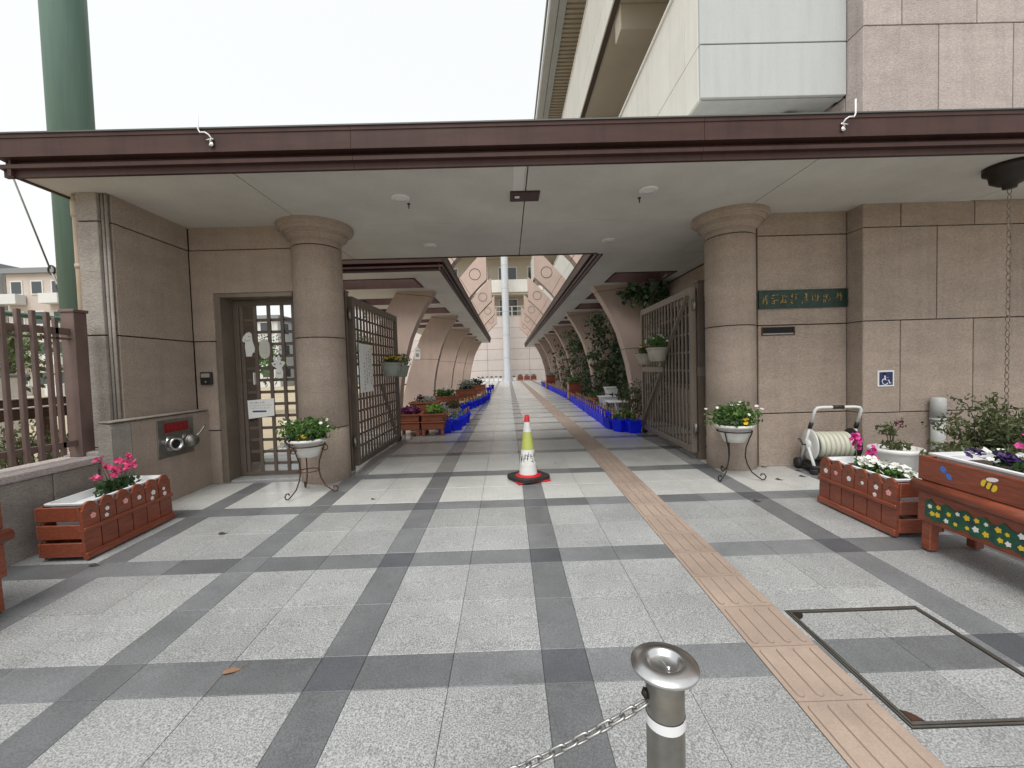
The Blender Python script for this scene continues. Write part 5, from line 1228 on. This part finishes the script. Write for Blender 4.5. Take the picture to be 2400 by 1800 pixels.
# white stools and trays on the right
def white_stool(lab, x, y_, h, w_):
    t = thing('white_stool', lab, 'stool', (x, y_, FLOOR), 'white stools on the right')
    b = MB(); b.cbox(-w_/2, w_/2, -w_/2, w_/2, h-.03, h, .01); b.build('seat', 'white_plastic', t, local=True)
    b = MB(); b.prism([(-w_/2+.02, h-.031), (w_/2-.02, h-.031), (w_/2-.05, h-.17), (-w_/2+.05, h-.17)], 'y', -w_/2+.02, w_/2-.02); b.build('apron', 'white_plastic', t, local=True, recalc=True)
    for sx in (-1, 1):
        for sy in (-1, 1): b = MB(); b.bar((sx*(w_/2-.07), sy*(w_/2-.05), h-.1715), (sx*(w_/2-.02), sy*(w_/2-.02), 0), .035, .035); b.build('leg', 'white_plastic', t, local=True)
    return t
white_stool('low white plastic stool behind the right blue row', 2.33, 8.6, .42, .42); white_stool('taller white plastic stool behind the right blue row', 2.52, 9.0, .62, .34)
t = pot('small_red_pot', 'small red-brown pot beside the white stools', 'flower pot', (2.20, 9.75, FLOOR), [(.10, 0), (.12, .004), (.15, .24), (.165, .25), (.165, .29), (.145, .29)], 'terracotta')
foliage('plant', t, 'leaf', (0, 0, .36), (.14, .14, .10), 90, .05, 455, local=True, shell=0)
t = thing('white_tray_table', 'white flat-topped plant table between blue row and right arch', 'table', (2.45, 7.7, FLOOR))
b = MB(); b.cbox(-.35, .35, -.22, .22, .34, .37, .008); b.build('top', 'white_plastic', t, local=True)
for sx in (-.3, .3):
    for sy in (-.17, .17): b = MB(); b.cbox(sx-.02, sx+.02, sy-.02, sy+.02, 0, .339, .004); b.build('leg', 'steel_dull', t, local=True)
# bushes and climbers on the right side
def climber(lab, x, y_, h, seed, rad, n, m='leaf_dark', m2='leaf_olive'):
    t = thing('climbing_plant', lab, 'plant', (x, y_, FLOOR), 'climbers on the right arches'); r = random.Random(seed); b = MB(); bl = MB(); b2 = MB()
    for k in range(5):
        p = Vector((r.uniform(-.12, .12), r.uniform(-.15, .15), 0)); pts_ = [p]
        for s_ in range(8):
            p = p+Vector((r.gauss(-.02, .08)*rad, r.gauss(0, .12)*rad, h/8*r.uniform(.8, 1.15))); pts_.append(p)
            if r.random() < .35: continue
            cl = (bl if r.random() < .7 else b2); sp = r.uniform(.06, .15)
            for q in range(int(n/26*r.uniform(.5, 1.4))): cl.leaf(p+Vector((r.gauss(0, sp)*rad, r.gauss(0, sp)*rad, r.gauss(0, sp))), .135, r, .25, .5)
        b.tube(pts_, .012, 5, r1=.004)
    b.build('stems', 'twig', t, local=True); bl.build('leaves', m, t, local=True); b2.build('pale_leaves', m2, t, local=True); return t
for k, (x, y_, h, rad, n) in enumerate(((2.88, 7.9, 2.7, 1.1, 1050), (2.72, 9.8, 2.5, 1.35, 1250), (2.74, 11.9, 2.6, 1.1, 950), (2.7, 13.8, 2.4, 1.3, 850), (2.75, 16.0, 2.4, 1.0, 420), (2.7, 18.0, 2.3, 1.2, 360), (2.7, 20.2, 2.3, 1.0, 300), (2.65, 24.0, 2.2, 1.2, 260))):
    climber('dark leafy climber, %s from the gate on the right of the walkway' % (ordw+['seventh', 'eighth'])[k], x, y_, h, 500+k, rad, n)
t = climber('dark climber hanging under the roof at the first right arch', 2.92, 6.75, 2.75, 530, .7, 360)
b = MB(); r = random.Random(531)
for cxx, czz in ((-.3, 2.55), (-.05, 2.35), (-.55, 2.62), (.05, 2.65)):
    for i in range(60): b.leaf((cxx+r.gauss(0, .12), r.gauss(-.02, .08), czz+r.gauss(0, .10)), .14, r, .25, .5)
b.build('hanging_leaves', 'leaf_dark', t, local=True)
for k, (x, y_, rr, hh, lab, m) in enumerate(((2.40, 6.55, .36, .52, 'dense green bush at the foot of the first right arch', 'leaf_olive'), (2.02, 6.1, .26, .20, 'low green bush behind the near right blue pots', 'leaf'), (2.35, 14.4, .45, .4, 'round bush beside the distant right blue row', 'leaf_dark'), (2.5, 10.8, .4, .5, 'leafy bush by the second right arch', 'leaf_dark'))):
    t = thing('bush', lab, 'bush', (x, y_, FLOOR), 'bushes on the right')
    b = MB()
    for q in range(6): b.tube([(0, 0, 0), (rng.uniform(-.6, .6)*rr, rng.uniform(-.6, .6)*rr, hh*1.2)], .008, 5)
    b.build('stems', 'twig', t, local=True); foliage('leaves', t, m, (0, 0, hh*.95), (rr, rr, hh*.85), 620, .055, 540+k, local=True, shell=.15)
t = thing('arch_sign', 'small white house-shaped sign on the second left arch', 'sign', (-2.83, 10.985, 1.55))
b = MB(); b.prism([(-2.92, 1.56), (-2.74, 1.56), (-2.74, 1.80), (-2.92, 1.80)], 'y', 10.985, 10.997); b.build('plate', 'white_plastic', t, recalc=True)
b = MB(); b.prism([(-2.94, 1.83), (-2.72, 1.83), (-2.83, 1.96)], 'y', 10.985, 10.997); b.build('gable_plate', 'white_plastic', t, recalc=True)
b = MB(); b.box(-2.88, -2.78, 10.983, 10.9845, 1.63, 1.74); b.build('picture_field', 'paint_grey', t)
t = thing('net_cables', 'thin slack net cables meeting the green pole at the top left', 'wire', (-5.7, 3.8, 6.3))
for k in range(3):
    b = MB(); b.tube([(-5.72, 3.8, 6.32+.06*k), (-6.1, 3.9, 6.42+.12*k), (-6.6, 4.0, 6.75+.2*k), (-7.4, 4.2, 7.5+.3*k)], .006, 5); b.build('cable', 'steel_dull', t)
# items along the rear wall
r = random.Random(95)
for k in range(9):
    x = -2.9+.42*k; t = thing('white_planter_box', '%s white box from the left in the row against the rear wall' % ('first' if k == 0 else ORD[k]), 'box', (x, 37.4+r.uniform(-.1, .1), FLOOR), 'white boxes by the rear wall')
    b = MB(); b.cbox(-.17, .17, -.15, .15, 0, .30, .02); b.build('body', 'white_plastic', t, local=True); b = MB(); ring(b, .19, .17, .03, .301, .33); b.build('rim', 'paint_grey' if k % 2 else 'white_plastic', t, local=True)
    foliage('plant', t, 'leaf_dark', (0, 0, .42), (.17, .15, .10), 60, .08, 560+k, local=True, shell=0)
for k in range(3): leggy_box('%s brown planter box from the left against the rear wall' % ordw[k], 1.05+.62*k, 37.4, .52, .35, .42, .06, 580+k, [('leaf_dark', (0, 0, .5), (.25, .16, .1), 60, .08)], 'wood', nm='rear_planter', group='brown boxes by the rear wall')

# ------------------------------------------------------------------ low wall, fence and the yard on the left
lw = thing('low_boundary_wall', 'low grey-tan wall with pale coping below the brown fence', 'wall', (-3.72, 0, gz(0)))
b = MB(); b.box(-3.86, -3.625, -3, 1.86, -.35, .50); b.build('wall_core', 'joint', lw)
ys = [-3, -2.2, -1.4, -.6, .2, 1.0, 1.51, 1.866]
for a0, a1 in zip(ys[:-1], ys[1:]): panel_box('x', -3.6, 1, a0, a1, -.30, .505, .03, 'stucco_grey', lw, g=.004)
b = MB(); b.cbox(-3.90, -3.575, -3, 1.866, .506, .565, .008); b.build('coping', 'stucco_pale', lw)
b = MB(); b.cbox(-3.90, -3.60, 1.868, 2.066, .45, .60, .008); b.build('coping_end', 'stucco_pale', lw)
fe = thing('picket_fence', 'brown metal picket fence on the low wall at the left', 'fence', (-3.75, 1.0, .565))
for ye, wd in ((1.84, .11), (-.4, .1), (-2.6, .1)): bxp('post', 'fence_metal', fe, -3.81, -3.70, ye, ye+wd, .566, 1.775)
bxp('post_cap', 'fence_metal', fe, -3.82, -3.69, 1.83, 1.96, 1.776, 1.80)
bxp('end_picket', 'fence_metal', fe, -3.765, -3.735, 1.725, 1.755, .60, 1.72)
for z0, z1 in ((1.585, 1.64), (.66, .71), (1.545, 1.562)): bxp('rail', 'fence_metal', fe, -3.765, -3.735, -3, 1.839, z0, z1)
y_ = 1.635
while y_ > -3: bxp('picket', 'fence_metal', fe, -3.734, -3.704, y_, y_+.032, .60, 1.75); y_ -= .098
t = thing('downpipe', 'tan weathered downpipe at the outer corner of the left wall', 'pipe', (-3.895, 2.12, .6))
b = MB(); b.tube([(0, 0, 0), (0, 0, 2.0), (.0, -.0, 2.15), (.0, -.0, 2.24)], .032, 14); b.build('pipe', 'pvc', t, local=True)
b = MB(); b.lathe([(.037, 1.60), (.037, 1.64)], n=14); b.lathe([(.037, 2.05), (.04, 2.07), (.04, 2.17), (.037, 2.2)], n=14); b.build('coupling', 'pvc', t, local=True)
b = MB(); b.box(-.01, .06, -.015, .015, .9, .93); b.box(-.01, .06, -.015, .015, 1.75, 1.78); b.build('bracket', 'iron_rust', t, local=True)
# net pole with guy wire, green rail
t = thing('green_net_pole', 'thick green steel net pole rising behind the canopy on the left', 'pole', (-5.56, 3.8, -.03))
b = MB(); b.lathe([(.218, 0), (.218, 14)], n=32); b.build('shaft', 'green_paint', t, local=True)
b = MB(); b.lathe([(.28, 0), (.28, .25), (.225, .3)], n=24); b.build('footing', 'pvc_grey', t, local=True)
t = thing('guy_wire', 'thin guy wire with turnbuckle slanting down beside the green pole', 'wire', (-6.1, 4.3, 2.2))
P0, P1, P2 = Vector((-6.92, 4.3, 4.09)), Vector((-6.49, 4.3, 2.79)), Vector((-6.3, 4.3, 2.3)); P3 = P2+(P2-P1)*3.2
b = MB(); b.tube([P0+(P0-P1)*3, P0, P1], .011, 6); b.tube([P1+Vector((.03, 0, -.07)), P3], .016, 6); b.build('cable', 'steel_dull', t)
b = MB(); b.tube([P1+Vector((.02+.045*math.cos(a), 0, -.02+.06*math.sin(a))) for a in [6.283*k/16 for k in range(16)]], .012, 6, closed=True); b.build('shackle', 'iron', t)
b = MB(); b.tube([P1+(P2-P1)*.45, P1+(P2-P1)*.5, P1+(P2-P1)*.9, P2], [.014, .03, .034, .016], 8); b.build('turnbuckle', 'iron', t)
t = thing('green_handrail', 'green pipe handrail behind the brown fence', 'railing', (-4.75, 2.2, -.05))
b = MB(); b.tube([(-4.75, -1.5, 1.80), (-4.75, 3.3, 1.86)], .025, 8); b.build('top_pipe', 'rail_green', t)
for y_ in (-1.2, .3, 1.8, 3.2): b = MB(); b.tube([(-4.75, y_, -.06), (-4.75, y_, 1.81)], .022, 8); b.build('post', 'rail_green', t)
for k, (x, z) in enumerate(((-4.35, .93), (-5.3, .98))):
    t = thing('timber_edge_rail', 'dark timber rail among the shrubs behind the fence, %s one' % ('nearer' if k == 0 else 'farther'), 'railing', (x, 1.5, -.05), 'timber rails behind the fence')
    b = MB(); b.cbox(x-.05, x+.05, -1.5, 4.6, z-.05, z+.04, .01); b.build('rail', 'wood_rail', t); b = MB(); b.cbox(x-.055, x+.055, -1.5, 4.6, z+.041, z+.056, .004); b.build('top_edge', 'stucco_pale', t)
    for y_ in (-1.2, .2, 1.6, 3.0, 4.4): b = MB(); b.cbox(x-.04, x+.04, y_-.04, y_+.04, -.1, z-.051, .006); b.build('post', 'wood_rail', t)
for k, (x, y_, rr, ry, hh, m, lab) in enumerate(((-4.12, 1.55, .20, .55, .40, 'leaf', 'bright green hedge clump nearest the fence post'), (-4.1, .6, .2, .5, .42, 'leaf', 'green hedge clump left of the fence post clump'), (-4.1, -.6, .2, .6, .40, 'leaf_olive', 'green hedge clump toward the street'), (-5.0, 2.6, .3, .7, .55, 'leaf_olive', 'olive shrub between the timber rails'), (-6.0, 3.2, .45, .9, .55, 'leaf_olive', 'wide shrub beyond the timber rails'), (-6.3, 1.8, .5, .8, .5, 'leaf_olive', 'low shrub beyond the timber rails'))):
    t = thing('shrub', lab, 'shrub', (x, y_, -.06), 'shrubs behind the fence'); b = MB()
    for q in range(6): b.tube([(0, 0, 0), (rng.uniform(-.5, .5)*rr, rng.uniform(-.6, .6)*ry, hh*1.3)], .008, 5)
    b.build('stems', 'twig', t, local=True); foliage('leaves', t, m, (0, 0, hh*.95), (rr, ry, hh*.8), 750, .055, 600+k, local=True, shell=.2)
def tree(lab, x, y_, h, rad, seed, m='leaf', n=2600, leaf=.16, trunk=.14):
    t = thing('yard_tree', lab, 'tree', (x, y_, -.05), 'trees in the school yard'); r = random.Random(seed); b = MB(); bl = MB()
    top = Vector((r.uniform(-.2, .2), r.uniform(-.2, .2), h*.72)); b.tube([(0, 0, -.05), (r.uniform(-.1, .1), 0, h*.35), top], [trunk, trunk*.75, trunk*.35], 9)
    cl = []
    for k in range(13):
        a = r.uniform(0, 6.283); e = r.uniform(-.2, 1.2); q = Vector((math.cos(a)*math.cos(e)*rad*.62, math.sin(a)*math.cos(e)*rad*.62, h*.62+math.sin(e)*rad*.55)); cl.append((q, r.uniform(.35, .6)*rad))
        s0 = Vector((0, 0, h*r.uniform(.3, .6))); b.tube([s0, (s0+q)/2+Vector((0, 0, .1)), q], [trunk*.4, trunk*.25, trunk*.08], 6)
    b.build('trunk', 'bark', t, local=True)
    for i in range(n):
        q, rr = r.choice(cl); v = Vector((r.gauss(0, 1), r.gauss(0, 1), r.gauss(0, 1))).normalized()*rr*(r.random()**.4); bl.leaf(q+v, leaf, r, .3, .6)
    bl.build('crown', m, t, local=True)
for k, (x, y_, h, rad, m, lab) in enumerate(((-10.5, 6.2, 2.6, 1.3, 'leaf_olive', 'olive tree left of the small dark tree behind the fence'), (-9.0, 12.0, 2.6, 1.4, 'leaf', 'green tree in the yard seen through the side door'), (-26, 26, 4.4, 2.6, 'leaf_olive', 'rounded tree across the school yard'), (-19, 30, 4.5, 2.5, 'leaf_dark', 'dark tree across the school yard'), (-34, 27, 4.2, 2.6, 'leaf', 'leftmost tree across the school yard'), (-13, 36, 4.5, 2.4, 'leaf_olive', 'far tree behind the left walkway'))):
    tree(lab, x, y_, h, rad, 700+k, m, 1900)
# yard things glimpsed through the fence
t = thing('pink_play_box', 'pink cloth-covered box in the yard behind the fence', 'box', (-8.3, 4.4, -.03))
b = MB(); b.prism([(-.3, 0), (.3, 0), (.3, .95), (.0, 1.2), (-.3, .95)], 'y', -.25, .25); b.build('cover', 'pink_cloth', t, local=True, recalc=True)
b = MB(); b.cbox(-.34, .34, -.29, .29, .0, .06, .01); b.build('base', 'white_pot', t, local=True)
t = thing('white_equipment_cabinet', 'white cabinet in the yard behind the fence', 'cabinet', (-9.6, 5.9, -.03))
b = MB(); b.cbox(-.5, .5, -.3, .3, .05, 1.35, .02); b.build('body', 'white_pot', t, local=True); b = MB(); b.cbox(-.54, .54, -.34, .34, 1.351, 1.40, .01); b.build('top', 'roof_grey', t, local=True)
for s_ in (-.48, .02): b = MB(); b.cbox(s_, s_+.46, -.315, -.301, .1, 1.3, .004); b.build('door', 'white_plastic', t, local=True)
# apartment blocks beyond the yard
def block(lab, x0, x1, y0, y1, h, floors, bays, m, m2, bal=True):
    t = thing('apartment_block', lab, 'building', ((x0+x1)/2, y0, 0), 'buildings beyond the yard'); fh = h/floors
    b = MB(); b.box(x0, x1, y0, y1, -.1, h); b.build('wall', m, t); b = MB(); b.box(x0-.3, x1+.3, y0-.3, y1+.3, h+.001, h+.5); b.build('roof', 'roof_grey', t)
    bw = (x1-x0)/bays
    for i in range(floors):
        for k in range(bays):
            xa = x0+bw*k+bw*.2; b = MB(); b.box(xa, xa+bw*.6, y0-.06, y0-.001, i*fh+.9, i*fh+2.3); wf = b.build('window', 'white_pot', t)
            b = MB(); b.box(xa+.12, xa+bw*.6-.12, y0-.075, y0-.061, i*fh+1.02, i*fh+2.18); b.build('pane', 'glass', wf)
            if bal and k % 2 == 0: b = MB(); b.box(xa-.3, xa+bw*.6+.3, y0-1.0, y0-.08, i*fh-.1, i*fh+.85); b.build('balcony', m2, t)
        yw = y0; nb = 3
        for k in range(nb):
            dy = (y1-y0)/nb; b = MB(); b.box(x1+.001, x1+.06, y0+dy*k+dy*.3, y0+dy*k+dy*.7, i*fh+.9, i*fh+2.3); wf = b.build('window', 'white_pot', t)
            b = MB(); b.box(x1+.061, x1+.075, y0+dy*k+dy*.3+.1, y0+dy*k+dy*.7-.1, i*fh+1.0, i*fh+2.2); b.build('pane', 'glass', wf)
block('white apartment block with brown balconies beyond the yard at far left', -62, -50.5, 40, 52, 12.6, 4, 4, 'wall_apt', 'wall_apt_brown_hazy')
block('brown-clad apartment block right of the white one beyond the yard', -49.5, -43.5, 40.5, 54, 12.0, 4, 3, 'wall_apt_brown_hazy', 'wall_apt')
block('lower pale house block beyond the yard', -36, -26, 46, 56, 7.5, 3, 4, 'wall_apt', 'wall_apt', False)
block('blue-grey block seen over the side door', -24, -15, 47, 58, 13, 4, 4, 'pale_column', 'wall_apt')
block('white low block left of the rear school block', -74, -60, 38, 50, 9, 3, 4, 'wall_apt', 'wall_apt_brown_hazy')

# ------------------------------------------------------------------ fallen leaves
def fallen(lab, x, y_, size, a, m):
    t = thing('fallen_leaf', lab, 'leaf', (x, y_, gz(y_)+.002), 'fallen leaves', (TILT, 0, a))
    b = MB(); n = 8; pts_ = []
    for s_ in (1, -1):
        for k in range(n): u = k/(n-1) if s_ > 0 else 1-k/(n-1); pts_.append(((u-.5)*size, s_*size*.22*math.sin(math.pi*u)**.8, .004+.008*math.sin(u*5)*(1 if s_ > 0 else .4)))
    vs = pts_+[(x_, y2, z-.001) for x_, y2, z in pts_]; N_ = len(pts_)
    b.add(vs, [tuple(range(N_-1, -1, -1)), tuple(range(N_, 2*N_))]+[(i, (i+1) % N_, (i+1) % N_+N_, i+N_) for i in range(N_)]); b.build('blade', m, t, local=True, recalc=True)
    b = MB(); b.tube([(size*.48, 0, .006), (size*.72, size*.05, .009)], .0012, 5); b.build('stalk', m, t, local=True)
fallen('dry brown leaf lying on the dark strip in the left foreground', -1.37, .13, .075, .55, 'dead_leaf')
fallen('small dark leaf on the pale slab right of the left planter', -2.42, 1.62, .07, .3, 'dark_leaf')
fallen('small dark leaf on the strip beside the left planter corner', -2.98, 1.16, .07, .2, 'dark_leaf')
for k, (x, y_, a) in enumerate(((2.92, 2.60, -.4), (3.02, 2.80, -.3), (2.62, 2.52, -.5), (2.05, 1.95, -.2), (2.75, 2.98, .1))):
    fallen('tiny dark leaf near the right flower stand, %s of five' % ordw[k], x, y_, .07, a, 'dark_leaf')
fallen('tiny leaf on the paving left of the cone', -1.45, 2.32, .045, .4, 'dark_leaf')
